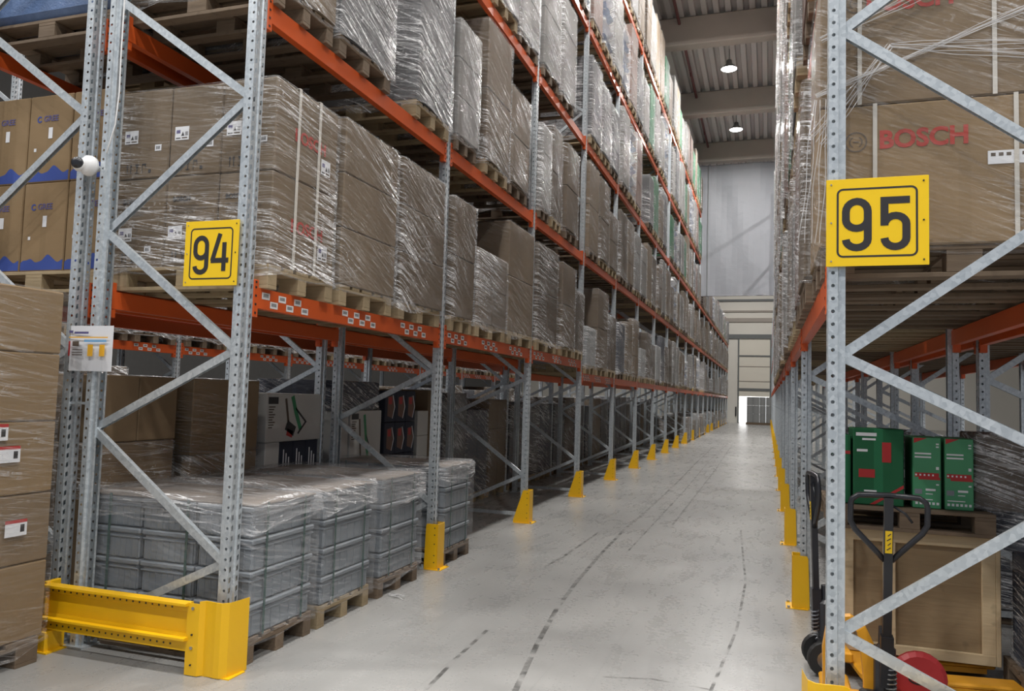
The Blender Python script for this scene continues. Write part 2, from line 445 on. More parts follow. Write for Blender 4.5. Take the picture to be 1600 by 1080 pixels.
# ceiling of trapezoidal sheet, flutes along the aisle
mb = MB(); x = XA; pts = []
while x < XB:
    pts += [(x, CZ), (x + .09, CZ), (x + .12, CZ + .14), (x + .24, CZ + .14), (x + .27, CZ)]; x += .33
for i in range(len(pts) - 1):
    (a, b), (c, d) = pts[i], pts[i + 1]
    if a < c: mb.face([(a, Y1 + 6, b), (a, YF, b), (c, YF, d), (c, Y1 + 6, d)], 'ceiling_metal')
mb.face([(XA, Y1 + 6, CZ + .3), (XB, Y1 + 6, CZ + .3), (XB, YF, CZ + .3), (XA, YF, CZ + .3)], 'ceiling_metal')
struct('ceiling', mb.mesh('ceiling'))
k = 0
for i in range(-4, 7):
    yy = 22.5 + 5.8 * i
    if yy > YF: break
    k += 1; mb = MB(); mb.box((XA, yy, CZ - .85), (XB, yy + .42, CZ - .005), 'concrete_beam', .03)
    struct('trim_%d' % k, mb.mesh('concrete_beam'))
mb = MB(); mb.box((XA - .2, Y1 + 6, 0), (XA, YF, CZ), 'wall_dark'); struct('wall_left', mb.mesh('wall'))
mb = MB(); mb.box((XB, Y1 + 6, 0), (XB + .2, YF, CZ), 'wall_dark'); struct('wall_right', mb.mesh('wall'))
# far wall with horizontal sheet ribs
mb = MB(); mb.box((XA, YF, 0), (XB, YF + .2, CZ), 'wall_cream')
struct('wall_far', mb.mesh('wall'))
for j, (z, h) in enumerate(((9.1, .16), (8.3, .12), (7.55, .30), (6.3, .32))):
    mb = MB(); mb.box((-4.5, YF - .1, z), (1.6, YF, z + h), 'door_frame' if j in (0, 3) else 'concrete_beam'); struct('trim_%d' % (30 + j), mb.mesh('rib'))
# loading door
mb = MB(); mb.box((-2.04, YF - .06, 2.0), (.14, YF - .01, 6.2), 'door_panel')
d1 = struct('door_1', mb.mesh('door'))
for nm, a, b, m in (('door_jamb', (-2.14, YF - .12, 0), (-2.04, YF - .01, 6.3), 'door_frame'), ('door_jamb', (.14, YF - .12, 0), (.24, YF - .01, 6.3), 'door_frame'),
                    ('door_rail', (-2.04, YF - .1, 2.4), (.14, YF - .05, 2.6), 'door_frame'), ('door_rail', (-2.04, YF - .1, 4.95), (.14, YF - .05, 5.06), 'door_frame'),
                    ('door_rail', (-2.04, YF - .09, 4.2), (.14, YF - .06, 4.25), 'concrete_beam'), ('door_rail', (-2.04, YF - .09, 3.1), (.14, YF - .06, 3.15), 'concrete_beam')):
    mb = MB(); mb.box(a, b, m); put(nm, mb.mesh(nm), d1)
mb = MB(); mb.box((-2.0, YF - .05, .05), (.1, YF - .01, 1.98), 'daylight'); struct('door_opening_1', mb.mesh('door_opening'))  # glowing panel stands in for daylight outside the opening below the door
mb = MB(); mb.box((-2.3, YF - .09, .5), (-2.2, YF - .02, 1.2), 'black_metal', .01)
thing('call_box', 'small black box on the far wall beside the loading door', 'control box', me=mb.mesh('call_box'))

# smoke curtain: a real hanging sheet with folds
mb = MB(); nx, nz = 60, 24; xa, xb = -8.2, 5.6; zb, zt = 6.15, CZ - .85
def cy(i, j):
    x_ = xa + (xb - xa) * i / nx; return YC + .035 * sin(x_ * 2.3) + .02 * sin(x_ * 5.1 + j * .3)
for sgn in (0, .012):
    for i in range(nx):
        for j in range(nz):
            g = lambda a, b_: (xa + (xb - xa) * a / nx, cy(a, b_) + sgn, zb + (zt - zb) * b_ / nz + (.03 * sin(a * 1.3) if b_ == 0 else 0))
            q = [g(i, j), g(i + 1, j), g(i + 1, j + 1), g(i, j + 1)]; mb.face(q if sgn == 0 else q[::-1], 'curtain_fabric')
cur = thing('smoke_curtain', 'pale grey smoke curtain hanging from the ceiling across the aisle', 'curtain')
put('sheet', mb.mesh('curtain', True), cur)
mb = MB(); mb.tube([(xa, YC, zb), (xb, YC, zb)], .025, 'curtain_fabric'); put('hem_bar', mb.mesh('hem_bar'), cur)
for sx in (-2.55, 1.2):
    mb = MB(); mb.box((sx - .015, YC - .075, zb), (sx + .015, YC - .06, zt), 'door_frame'); put('seam', mb.mesh('seam'), cur)

# sprinkler pipes along the ceiling
for sx, lab in ((-2.55, 'dark red sprinkler pipe under the roof above the left row edge'), (2.9, 'dark red sprinkler pipe under the roof above the right row')):
    mb = MB(); mb.tube([(sx, -6, CZ - .2), (sx, YC - .5, CZ - .2)], .045, 'pipe_red', 8)
    sp = thing('sprinkler_pipe', lab, 'pipe'); put('pipe', mb.mesh('pipe', True), sp)
    for yy in range(-4, 34, 3):
        mb = MB(); mb.tube([(sx, yy, CZ - .24), (sx, yy, CZ - .36)], .018, 'pipe_red', 6); put('sprinkler_head', mb.mesh('head'), sp)

# ------------------------------------------------------------------ high-bay lamps
def lamp_proto():
    rt = thing('high_bay_lamp', '', 'lamp')
    mb = MB(); mb.lathe([(.05, .30), (.085, .28), (.10, .16), (.20, .07), (.26, 0), (.25, -.005), (.19, .06), (.09, .14)], 'lamp_shell', 24); put('reflector', mb.mesh('reflector', True), rt)
    mb = MB(); mb.lathe([(.245, .004), (.20, -.02), (.02, -.03)], 'lamp_lens', 24); put('lens', mb.mesh('lens', True), rt)
    mb = MB(); mb.tube([(0, 0, .29), (0, 0, .66)], .008, 'black_metal', 6); put('hook', mb.mesh('hook'), rt)
    ld = bpy.data.lights.new('lamp_light', 'AREA'); ld.shape = 'DISK'; ld.size = .46; ld.energy = LAMP_W; ld.color = (1, .975, .94)
    lo = bpy.data.objects.new('lamp_light', ld); COL.objects.link(lo); lo.location = (0, 0, -.04); lo.parent = rt
    return Proto(rt)
LP = lamp_proto()
aisles = [(-1.25, 'centre aisle'), (-6.75, 'left aisle'), (4.05, 'right aisle')]
for ax, an in aisles:
    ys = [25 + 5.8 * i for i in range(-5, 7)]
    n = 0
    for yy in ys:
        if yy > YF - 1 or (ax != -1.25 and yy > 34): continue
        n += 1
        LP.place((ax, yy, CZ - .66), 'round high bay lamp over the %s, %s from the entrance end' % (an, ORD[n - 1]), 'high bay lamps')
n = 0
for ax in (-12.0, 9.5):
    for yy in (-4, 1.8):
        n += 1; LP.place((ax, yy, CZ - .66), 'round high bay lamp over the front hall, %s %s' % ('left' if ax < 0 else 'right', 'near' if yy < 0 else 'farther'), 'high bay lamps')

# ------------------------------------------------------------------ rack steelwork
# upright profile: local x into the rack from the aisle face, y across
def upright_mesh(H):
    mb = MB(); P = [(.072, -.018), (.072, -.033), (.045, -.033), (.040, -.048), (0, -.048), (0, -.014), (.008, -.008), (.008, .008), (0, .014), (0, .048), (.040, .048), (.045, .033), (.072, .033), (.072, .018)]
    seg = []
    for i in range(len(P) - 1):
        a, b = P[i], P[i + 1]; m = 'galv'; Lw = math.hypot(b[0] - a[0], b[1] - a[1])
        if i in (3, 9): m = 'galv_round'
        if i in (4, 8): m = 'galv_slot'
        zz = [0, H]
        if m == 'galv_slot': uv = [(.021 - Lw / 2, 0), (.021 + Lw / 2, 0), (.021 + Lw / 2, H), (.021 - Lw / 2, H)]
        else: uv = [(-Lw / 2, 0), (Lw / 2, 0), (Lw / 2, H), (-Lw / 2, H)]
        mb.face([(a[0], a[1], .01), (b[0], b[1], .01), (b[0], b[1], H), (a[0], a[1], H)], m, uv)
    return mb.mesh('upright')
FRONT_Z = [.58, 1.78, 3.26, 4.74, 6.22, 7.70, 9.18]; REAR_Z = [.12, 1.30, 2.51, 3.98, 5.46, 6.94, 8.42, 9.9]
def frame_proto(H=H):
    rt = thing('upright_frame', '', 'rack frame'); um = upright_mesh(H)
    put('upright', um, rt); put('upright', um, rt, (D, 0, 0), (0, 0, pi))
    mb = MB(); mb.box((-.03, -.07, 0), (.11, .07, .01), 'galv'); mb.tube([(.09, .05, .01), (.09, .05, .03)], .012, 'galv', 6)
    fp = mb.mesh('foot_plate'); put('foot_plate', fp, rt); put('foot_plate', fp, rt, (D, 0, 0), (0, 0, pi))
    pts = []
    for a, b in zip(REAR_Z, FRONT_Z + [None]):
        pts.append((D - .055, a)); 
        if b: pts.append((.055, b))
    for i in range(len(pts) - 1):
        (xa_, za), (xb_, zb_) = pts[i], pts[i + 1]
        if max(za, zb_) > H: continue
        mb = MB(); mb.bar((xa_, .008 if i % 2 else -.008, za), (xb_, .008 if i % 2 else -.008, zb_ - (.02 if i % 2 else -.0)), .028, .045, 'galv', up=(0, 1, 0) if 0 else (0, 0, 1), c_section=True)
        put('brace', mb.mesh('brace'), rt)
    mb = MB(); mb.bar((.055, 0, .10), (D - .055, 0, .10), .028, .04, 'galv', c_section=True); put('brace', mb.mesh('brace'), rt)
    return Proto(rt)
FP = frame_proto(); FP2 = frame_proto(6.9)
def place_frame(x, k, flip, who):
    if k > 20: return
    (FP2 if k > 11 else FP).place((x, Y0 + k * B, 0), 'galvanized upright frame of %s, %s from the aisle entrance' % (who, ORD[k]), 'upright frames', rot=(0, 0, pi) if flip else (0, 0, 0))
# crossbars
def bar_proto(labels, label_sets=3):
    rt = thing('rack_crossbar', '', 'rack beam')
    mb = MB(); Lb = B - .104
    mb.prism([(-.0, -.12), (-.0, -.0), (-.02, -0.), (-.02, -.012), (-.05, -.012), (-.05, -.12)], 1, 0, Lb, 'orange')
    put('beam', mb.mesh('beam'), rt, (0, .052, 0))
    mb = MB(); mb.box((-.045, 0, -.175), (.004, .045, .045), 'orange', .003)
    for z in (-.15, -.10, -.05, 0, .03): mb.box((.004, .012, z - .006), (.006, .026, z + .006), 'black_print')
    cm = mb.mesh('end_connector'); put('end_connector', cm, rt, (0, .05, 0)); put('end_connector', cm, rt, (0, B - .095, 0))
    if labels:
        mb = MB(); mb.box((0, 0, 0), (.0015, .075, .04), 'white_paint')
        for q in range(8): mb.box((.0015, .012 + q * .0065, .012), (.002, .0155 + q * .0065, .032), 'black_print')
        lm = mb.mesh('barcode_label')
        for sidx in range(3):
            for q in range(6): put('barcode_label', lm, rt, (.001, .13 + sidx * .91 + q * .082, -.062 if q % 2 == 0 else -.108))
    return Proto(rt)
BL, BN = bar_proto(True), bar_proto(False)
def place_bar(x, k, z, face, lab, labelled=False):
    # face +1: front looks to +X
    pr = BL if labelled else BN
    y = Y0 + k * B
    if face > 0: pr.place((x, y, z), lab, 'orange rack beams', rot=(0, 0, 0))
    else: pr.place((x, y + B, z), lab, 'orange rack beams', rot=(0, 0, pi))

def lvl_z(row, lv, k):
    z = LV[lv]
    if row == 'L' and lv == 0 and k >= 3: z = 1.95
    return z
ROWS = [('the left row', XL, True), ('the row behind the left row', -4.05, True), ('the right row', XR, False), ('the row behind the right row', XR + D + .13, False)]
for k in range(0, 21):
    place_frame(XL, k, True, 'the left row')
    if k < 13: place_frame(-4.05, k, True, 'the row behind the left row')
    place_frame(XR, k, False, 'the right row')
    if k < 9: place_frame(XR + D + .13, k, False, 'the row behind the right row')
    if k < 9: place_frame(-8.25, k, True, 'the row across the left aisle')
    if k < 6: place_frame(XR + 2 * D + .13 + 3.08, k, False, 'the row across the right aisle')
for k in range(0, 20):
    for lv in range(5):
        if k > 10 and lv > 2: continue
        z = lvl_z('L', lv, k)
        t_ = 'orange beam, %s level, %s bay of %s, ' % (ORD[lv], ORD[k], '%s')
        place_bar(XL, k, z, 1, (t_ % 'left row') + 'aisle side', lv == 0 and k < 4)
        if k < 7: place_bar(XL - D, k, z, -1, (t_ % 'left row') + 'rear side')
        place_bar(XR, k, LV[lv], -1, (t_ % 'right row') + 'aisle side')
        if k < 6: place_bar(XR + D, k, LV[lv], 1, (t_ % 'right row') + 'rear side')
        if k < 6 and lv < 3:
            place_bar(-4.05, k, LV[lv], 1, (t_ % 'row behind left row') + 'near side'); place_bar(-4.05 - D, k, LV[lv], -1, (t_ % 'row behind left row') + 'far side')
        if k < 5 and lv < 2:
            place_bar(XR + D + .13, k, LV[lv], -1, (t_ % 'row behind right row') + 'near side'); place_bar(XR + 2 * D + .13, k, LV[lv], 1, (t_ % 'row behind right row') + 'far side')
        if k < 8 and lv < 2: place_bar(-8.25, k, LV[lv], 1, (t_ % 'row across left aisle') + 'near side', lv == 0)
        if k < 5 and lv < 2: place_bar(XR + 2 * D + .13 + 3.08, k, LV[lv], -1, (t_ % 'row across right aisle') + 'near side', lv == 0)

# ------------------------------------------------------------------ pallets
def pallet_proto(wd, nm='wooden_pallet'):
    rt = thing(nm, '', 'pallet'); mb = MB()
    for yb, w in ((-.40, .145), (-.215, .10), (-.0725, .145), (.115, .10), (.255, .145)): mb.box((-.6, yb, .122), (.6, yb + w, .144), wd, .002)
    for xx in (-.6, -.0725, .455): mb.box((xx, -.4, .10), (xx + .145, .4, .1215), wd, .002)
    put('deck', mb.mesh('deck'), rt)
    mb = MB(); mb.box((-.6, -.05, 0), (.6, .05, .022), wd, .002)
    for xx in (-.6, -.0725, .455): mb.box((xx, -.0725 if 0 else -.05, .0222), (xx + .145, .05, .0998), wd, .002)
    sm = mb.mesh('skid')
    for yy in (-.35, 0, .35): put('skid', sm, rt, (0, yy, 0))
    return Proto(rt)
PN, PO = pallet_proto('wood'), pallet_proto('wood_old')

# ------------------------------------------------------------------ loads
def carton_mesh(w, d, h, m):
    mb = MB(); mb.box((-w / 2, -d / 2, 0), (w / 2, d / 2, h), m, min(.008, h * .04)); return mb.mesh('carton')
def film_mesh(W_, D_, h, seed, m, top=.10, skirt=.05, closed=False, loose=1.):
    """thin stretched film around a W_ x D_ x h stack; uv in metres around and up"""
    r_ = random.Random(seed); mb = MB(); hw, hd = W_ / 2 + .006, D_ / 2 + .006; cr = .025; ring = []
    for cx_, cy_, a0 in ((hw - cr, hd - cr, 0), (-hw + cr, hd - cr, 90), (-hw + cr, -hd + cr, 180), (hw - cr, -hd + cr, 270)):
        for q in range(3):
            a = radians(a0 + 45 * q); ring.append((cx_ + cr * cos(a), cy_ + cr * sin(a)))
        # points along the next side
        nx_ = {0: (-hw + cr, hd), 90: (-hw, -hd + cr), 180: (hw - cr, -hd), 270: (hw, hd - cr)}[a0]; p0 = ring[-1]
        for q in range(1, 6): ring.append((p0[0] + (nx_[0] - p0[0]) * q / 6, p0[1] + (nx_[1] - p0[1]) * q / 6))
    n = len(ring); per = [0]
    for i in range(n): per.append(per[-1] + math.dist(ring[i], ring[(i + 1) % n]))
    rows = [-skirt, 0] + [h * q / 9 for q in range(1, 9)] + [h - .012, h + .004]
    if skirt < 0: rows = [-skirt + (h + .004 + skirt) * q / 5 for q in range(6)]
    ph = [r_.random() * 6.28 for _ in range(4)]
    def P(i, j):
        x_, y_ = ring[i % n]; z = rows[j]
        k_ = .004 * loose * (1 + sin(per[i % n] * 7 + ph[0] + z * 4) + .6 * sin(z * 23 + ph[1]) * sin(per[i % n] * 13 + ph[2]))
        if j == 0: k_ += .004 + .008 * r_.random(); z += .04 * sin(per[i % n] * 5 + ph[3])
        if j == len(rows) - 1: k_ = -.02
        l_ = math.hypot(x_, y_); return (x_ * (1 + k_ / l_), y_ * (1 + k_ / l_), z)
    grid = [[P(i, j) for i in range(n)] for j in range(len(rows))]
    hem = [(x_ * 1.012, y_ * 1.012, -skirt + .012 + .018 * sin(per[i_] * 6 + ph[3]) + .008 * r_.random()) for i_, (x_, y_) in enumerate(ring)]
    mb.tube(hem, [.004 + .006 * r_.random() for _ in hem], m, 5, closed=True)
    V = [p for g in grid for p in g]; base = len(mb.v)
    for j in range(len(rows) - 1):
        for i in range(n):
            i2 = (i + 1) % n
            mb.face([grid[j][i], grid[j][i2], grid[j + 1][i2], grid[j + 1][i]], m,
                    [(per[i], rows[j]), (per[i + 1], rows[j]), (per[i + 1], rows[j + 1]), (per[i], rows[j + 1])])
    last = grid[-1]; k2 = (0. if closed else 1 - top / min(hw, hd))
    inner = [(x_ * (k2 if not closed else .0), y_ * (k2 if not closed else 0.), h + .008) for x_, y_, z in last]
    for i in range(n):
        i2 = (i + 1) % n
        uvt = [(last[i][0] * 1.3, last[i][1] * 1.3), (last[i2][0] * 1.3, last[i2][1] * 1.3), (inner[i2][0] * 1.3, inner[i2][1] * 1.3), (inner[i][0] * 1.3, inner[i][1] * 1.3)]
        mb.face([last[i], last[i2], inner[i2], inner[i]], m, uvt)
    me = mb.mesh('stretch_wrap')
    bm = bmesh.new(); bm.from_mesh(me); bmesh.ops.remove_doubles(bm, verts=bm.verts, dist=1e-5); bm.to_mesh(me); bm.free()
    me.polygons.foreach_set('use_smooth', [True] * len(me.polygons)); return me

def build_load(name, cat, W_, D_, h, nx, ny, nz, mat, filmm='film_clear', seed=1, jit=.006, straps=0, sub=None, closed=False, heights=None):
    """W_ along x (into the rack), D_ along y; cartons as parts, film as a part"""
    r_ = random.Random(seed); rt = thing(name, '', cat); cw, cd = W_ / nx, D_ / ny; z = 0
    hs = heights or [h / nz] * nz
    cache = {}
    for q, hh in enumerate(hs):
        key = round(hh, 3)
        if key not in cache: cache[key] = carton_mesh(cw - .006, cd - .006, hh - .003, mat)
        for i in range(nx):
            for j in range(ny):
                if 0 < i < nx - 1 and 0 < j < ny - 1: continue
                if nx >= 3 and 0 < i < nx - 1 and ny <= 1 and 0: continue
                c = put('carton', cache[key], rt, (-W_ / 2 + cw * (i + .5) + r_.uniform(-jit, jit) * .4, -D_ / 2 + cd * (j + .5) + r_.uniform(-jit, jit) * .4, z), (0, 0, r_.uniform(-.006, .006)))
                if sub: sub(c, i, j, q, cw, cd, hh)
        z += hh
    for q in range(straps):
        yy = -D_ / 2 + D_ * (q + 1) / (straps + 1); t = .004
        mb = MB(); mb.box((W_ / 2 + .002, yy - .012, 0), (W_ / 2 + t + .002, yy + .012, h + t), 'strap_white'); mb.box((-W_ / 2 - t, yy - .012, h + .001), (W_ / 2 + t, yy + .012, h + .001 + t), 'strap_white')
        mb.box((-W_ / 2 - t - .002, yy - .012, 0), (-W_ / 2 - .002, yy + .012, h + t), 'strap_white'); put('strap', mb.mesh('strap'), rt)
    if filmm: put('stretch_wrap', film_mesh(W_ + .016, D_ + .016, h, seed, filmm, closed=closed), rt)
    return rt

# generic kinds (each is unit sized 1.2 x .8 and given its height by its own cartons)
KINDS = {}
def kind(key, name, look, *a, **k): KINDS[key] = (Proto(build_load(name, 'pallet load', *a, **k)), look, k.get('h_', a[2] if len(a) > 2 else 1))
kind('b1', 'carton_load', 'wrapped brown carton', 1.21, .80, 1.18, 2, 1, 2, 'card_brown', seed=11)
kind('b2', 'carton_load', 'wrapped tan carton', 1.21, .80, 1.10, 2, 2, 3, 'card_tan', seed=12)
kind('b3', 'carton_load', 'wrapped dark brown carton', 1.19, .78, 1.22, 1, 2, 2, 'card_dark', 'film_clear', seed=13)
kind('b4', 'carton_load', 'wrapped low brown carton', 1.20, .79, .80, 2, 2, 2, 'card_brown', 'film_heavy', seed=14)
kind('u1', 'carton_load', 'unwrapped brown carton', 1.18, .78, 1.20, 1, 1, 2, 'card_tan', 'film_light', seed=15)
kind('s1', 'film_wrapped_load', 'silvery wrapped grey carton', 1.21, .80, 1.25, 2, 2, 3, 'card_grey', 'film_heavy', seed=21)
kind('s2', 'film_wrapped_load', 'heavily wrapped pale carton', 1.21, .80, 1.15, 2, 1, 3, 'card_pale', 'film_heavy', seed=22)
kind('s3', 'film_wrapped_load', 'white wrapped carton', 1.20, .79, .75, 2, 2, 2, 'card_white', 'film_heavy', seed=23)
kind('g1', 'carton_load', 'wrapped green carton', 1.20, .80, 1.20, 2, 2, 3, 'card_green', 'film_clear', seed=31)
kind('p1', 'carton_load', 'wrapped pinkish carton', 1.20, .80, 1.22, 2, 1, 3, 'card_pink', 'film_clear', seed=32)
kind('k1', 'dark_wrapped_load', 'wrapped dark navy carton', 1.20, .80, 1.10, 2, 2, 3, 'card_navy', 'film_heavy', seed=33)
# soft bagged goods
def bag_load():
    rt = thing('bag_load', '', 'pallet load'); r_ = random.Random(5)
    for q in range(6):
        mb = MB(); V = []; hh = .19; n1, n2 = 10, 8
        for side in (1, -1):
            for i in range(n1 + 1):
                for j in range(n2 + 1):
                    a, b = i / n1 * 2 - 1, j / n2 * 2 - 1; e = (1 - a ** 6) * (1 - b ** 6)
                    V.append((a * .59 + .01 * sin(b * 7 + q), b * .39 + .012 * sin(a * 9 + q), hh / 2 + side * hh / 2 * max(0, e) ** .35 + .006 * sin(a * 13 + b * 17) + .008))
        F = []; st = (n1 + 1) * (n2 + 1)
        for i in range(n1):
            for j in range(n2):
                k_ = i * (n2 + 1) + j; F.append((k_, k_ + n2 + 1, k_ + n2 + 2, k_ + 1)); F.append((st + k_, st + k_ + 1, st + k_ + n2 + 2, st + k_ + n2 + 1))
        mb.solid(V, F, 'white_paint' if q % 2 else 'blue_wrap'); put('bag', mb.mesh('bag', True), rt, (0, 0, q * hh))
    put('stretch_wrap', film_mesh(1.2, .8, 1.14, 77, 'film_heavy', loose=2), rt)
    return rt
KINDS['w1'] = (Proto(bag_load()), 'wrapped white bag', 1.14)

SLOT = ['near', 'middle', 'far']
POS = [.50, 1.40, 2.30]
XLC = XL - D / 2 + .0; XRC = XR + D / 2
FARP = MB()
def pallet_at(x, y, z, lab, old=False, sy=1):
    sy *= .965
    if y > 27 or (x > 1.4 and z > 1) or (x > 0 and y > 15) or (x < -4 and y > 12):
        m = 'wood_old' if old else 'wood'
        FARP.box((x - .59, y - .4 * sy, z + .10), (x + .59, y + .4 * sy, z + .143), m)
        for yy in (-.35, 0, .35): FARP.box((x - .59, y + yy * sy - .05, z + .001), (x + .59, y + yy * sy + .05, z + .0995), m)
        return
    (PO if old else PN).place((x, y, z), lab, 'wooden pallets', scale=(.985, sy, 1))
def load_at(key, x, y, z, where, group, sy=1, sz=1, old=None, rot=0, pal=True):
    pr, look, hh = KINDS[key]
    if pal: pallet_at(x, y, z, 'wooden pallet %s' % where, rnd.random() < .45 if old is None else old, sy)
    return pr.place((x, y, z + .1445), '%s load %s' % (look, where), group, scale=(1, sy, sz), rot=(0, 0, rot))

# ---- left row, hand-set near bays: (level, bay, slot, kind, y0, y1, top)
H_ = lambda key: KINDS[key][2]
near = [
    (0, 1, 0, 'b1', 6.62, 7.16, 3.42), (0, 1, 1, 'b4', 7.24, 8.2, 3.05), (0, 1, 2, 'u1', 8.28, 9.26, 3.56),
    (0, 2, 0, 'b3', 9.42, 10.42, 3.54), (0, 2, 1, 'b1', 10.65, 11.40, 3.49), (0, 2, 2, 'b3', 11.45, 12.04, 3.2),
    (0, 3, 0, 's3', 12.25, 12.95, 2.72), (0, 3, 1, 'b1', 13.1, 13.95, 3.45), (0, 3, 2, 'b3', 14.05, 14.85, 3.1),
    (1, 0, 0, 'b2', 3.80, 4.44, 5.3), (1, 0, 1, 's1', 4.50, 5.28, 5.3), (1, 0, 2, 's1', 5.72, 6.44, 5.45),
    (1, 1, 0, 's2', 6.60, 7.14, 5.12), (1, 1, 1, 'b1', 7.37, 8.13, 5.50), (1, 1, 2, 'b1', 8.18, 8.88, 5.11),
    (1, 2, 0, 's2', 9.42, 9.86, 5.09), (1, 2, 1, 'b3', 10.0, 10.5, 5.26), (1, 2, 2, 'b1', 10.75, 11.45, 5.26),
]
done = set()
for lv, k, s, key, ya, yb, top in near:
    z = lvl_z('L', lv, k); done.add((lv, k, s))
    load_at(key, XLC - .01 + (.0), (ya + yb) / 2, z, 'on %s level, %s of %s bay in left row' % (ORD[lv], SLOT[s], ORD[k]), 'loads on %s level of the left row' % ORD[lv],
            sy=(yb - ya) / .8, sz=(top - z - .144) / H_(key), old=False if lv == 0 else None)
pool = {0: 'b1 b3 s3 b3 b4 s3 s2 b2 w1 b1 k1 s2'.split(), 1: 'b1 b2 b3 s2 b1 b4 w1 b2 s2 u1'.split(), 2: 's1 s2 s1 s2 b2 w1 b1 s2 g1 p1 w1 s1'.split(),
        3: 's2 g1 s1 p1 s2 w1 g1 s2 b2 p1 s1'.split(), 4: 'b2 u1 s2 g1 b1 p1 s2 b2'.split()}
gap = {0: (.85, 1.30), 1: (.95, 1.45), 2: (1.1, 1.6), 3: (1.25, 1.75), 4: (1.2, 1.7)}
for k in range(0, 20):
    for lv in range(5):
        if k > 10 and lv > 2: continue
        if lv == 0 and k == 0: continue
        if lv >= 3 and k < 2 and lv == 4: continue
        if lv == 2 and k < 1 or lv == 3 and k < 2: continue
        for s in range(3):
            if (lv, k, s) in done or (k == 11 and s == 0): continue
            if rnd.random() < .07 and lv < 4: continue
            key = pool[lv][rnd.randrange(len(pool[lv]))] if not (lv == 2 and k < 4) else ('s2' if k < 3 else 's1')
            z = lvl_z('L', lv, k); hh = rnd.uniform(*gap[lv])
            if key in ('s3', 'b4'): hh *= .7
            load_at(key, XLC - .01 + rnd.uniform(-.015, .015), Y0 + k * B + POS[s], z, 'on %s level, %s of %s bay in left row' % (ORD[lv], SLOT[s], ORD[k]),
                    'loads on %s level of the left row' % ORD[lv], sy=rnd.uniform(.92, 1.0), sz=hh / H_(key))
# far ground level of left row
for k in range(9, 20):
    for s in range(3):
        if rnd.random() < .25: continue
        key = rnd.choice(['b2', 's3', 's2', 'b4', 'b3'])
        load_at(key, XLC - .01, Y0 + k * B + POS[s], 0, 'on the floor, %s of %s bay in left row' % (SLOT[s], ORD[k]), 'floor loads of the left row', sz=rnd.uniform(.6, .9) / H_(key))
# ---- back row behind the left row
backs = [(2, 's3', .9), (3, 'k1', 1.3), (4, 'b3', 1.3), (5, 'b1', 1.2), (6, 's1', 1.45), (7, 's1', 1.5), (8, 'k1', 1.45), (9, 's1', 1.5), (10, 'b3', 1.5), (11, 's1', 1.45), (12, 'p1', 1.4)]
XBC = -4.09 - D / 2
for k in range(1, 9):
    for s in range(3):
        key = ['b2', 's1', 's1', 'k1', 's1', 'b3', 's1', 'k1'][(k * 3 + s) % 8]
        if k == 1: continue
        load_at(key, XBC, Y0 + k * B + POS[s], 0, 'on the floor, %s of %s rear bay' % (SLOT[s], ORD[k]), 'floor loads behind the left row', sz=rnd.uniform(1.2, 1.5) / H_(key), sy=1.05)
for k in range(0, 4):
    for lv in (0, 1):
        for s in range(3):
            if lv == 0 and k == 0 or lv == 1 and (k > 0 or s == 0): continue
            key = rnd.choice(['b1', 'b2', 's1', 'b3'])
            load_at(key, XBC, Y0 + k * B + POS[s], LV[lv], 'on %s level, %s of %s rear bay' % (ORD[lv], SLOT[s], ORD[k]), 'loads behind the left row', sz=1.3 / H_(key))
# row across the left aisle
for k in range(0, 8):
    for s in range(3):
        load_at(rnd.choice(['s1', 's2', 'k1']), -8.25 - D / 2, Y0 + k * B + POS[s], LV[0], 'on first level, %s of %s bay across the left aisle' % (SLOT[s], ORD[k]), 'loads across the left aisle')
        load_at(rnd.choice(['b1', 'k1', 'b2']), -8.25 - D / 2, Y0 + k * B + POS[s], 0, 'on the floor, %s of %s bay across the left aisle' % (SLOT[s], ORD[k]), 'loads across the left aisle', sz=1.4)
# ---- right row
rp = {0: 'b1 s2 p1 s2 b2'.split(), 1: 's2 g1 p1 s2 s1'.split(), 2: 's2 p1 b1 s2'.split(), 3: 's2 g1 s2 p1'.split(), 4: 's2 p1 b2'.split()}
for k in range(0, 9):
    for lv in range(5):
        if k == 0 and (lv == 0 or lv > 2): continue
        if lv > 2 and k < 2 or lv == 4 and k > 6: continue
        for s in range(3):
            key = rp[lv][(k * 3 + s + lv) % len(rp[lv])]
            load_at(key, XRC + rnd.uniform(-.03, .02), Y0 + k * B + POS[s], LV[lv], 'on %s level, %s of %s bay in right row' % (ORD[lv], SLOT[s], ORD[k]),
                    'loads on %s level of the right row' % ORD[lv], sy=rnd.uniform(.94, 1.0), sz=rnd.uniform(*gap[lv]) * 1.05 / H_(key), rot=rnd.uniform(-.01, .01))
for k in range(0, 5):
    for s in range(3):
        key = ['k1', 's1', 'b3'][(k + s) % 3]
        load_at(key, XRC + D + .17, Y0 + k * B + POS[s], LV[0], 'on first level, %s of %s rear bay by right row' % (SLOT[s], ORD[k]), 'loads behind the right row', sz=1.2 / H_(key), old=True)
        if k > 0 and (k + s) % 2: load_at('k1', XRC + D + .17, Y0 + k * B + POS[s], 0, 'on the floor, %s of %s rear bay by right row' % (SLOT[s], ORD[k]), 'loads behind the right row', sz=.9)
for k in range(0, 4):
    for s in range(3):
        load_at('k1', XR + 2 * D + .13 + 3.08 + D / 2, Y0 + k * B + POS[s], 0, 'on the floor, %s of %s bay across the right aisle' % (SLOT[s], ORD[k]), 'loads across the right aisle', sz=1.2)
        load_at(['b1', 'b2', 's1'][s], XR + 2 * D + .13 + 3.08 + D / 2, Y0 + k * B + POS[s], LV[0], 'on first level, %s of %s bay across the right aisle' % (SLOT[s], ORD[k]), 'loads across the right aisle')

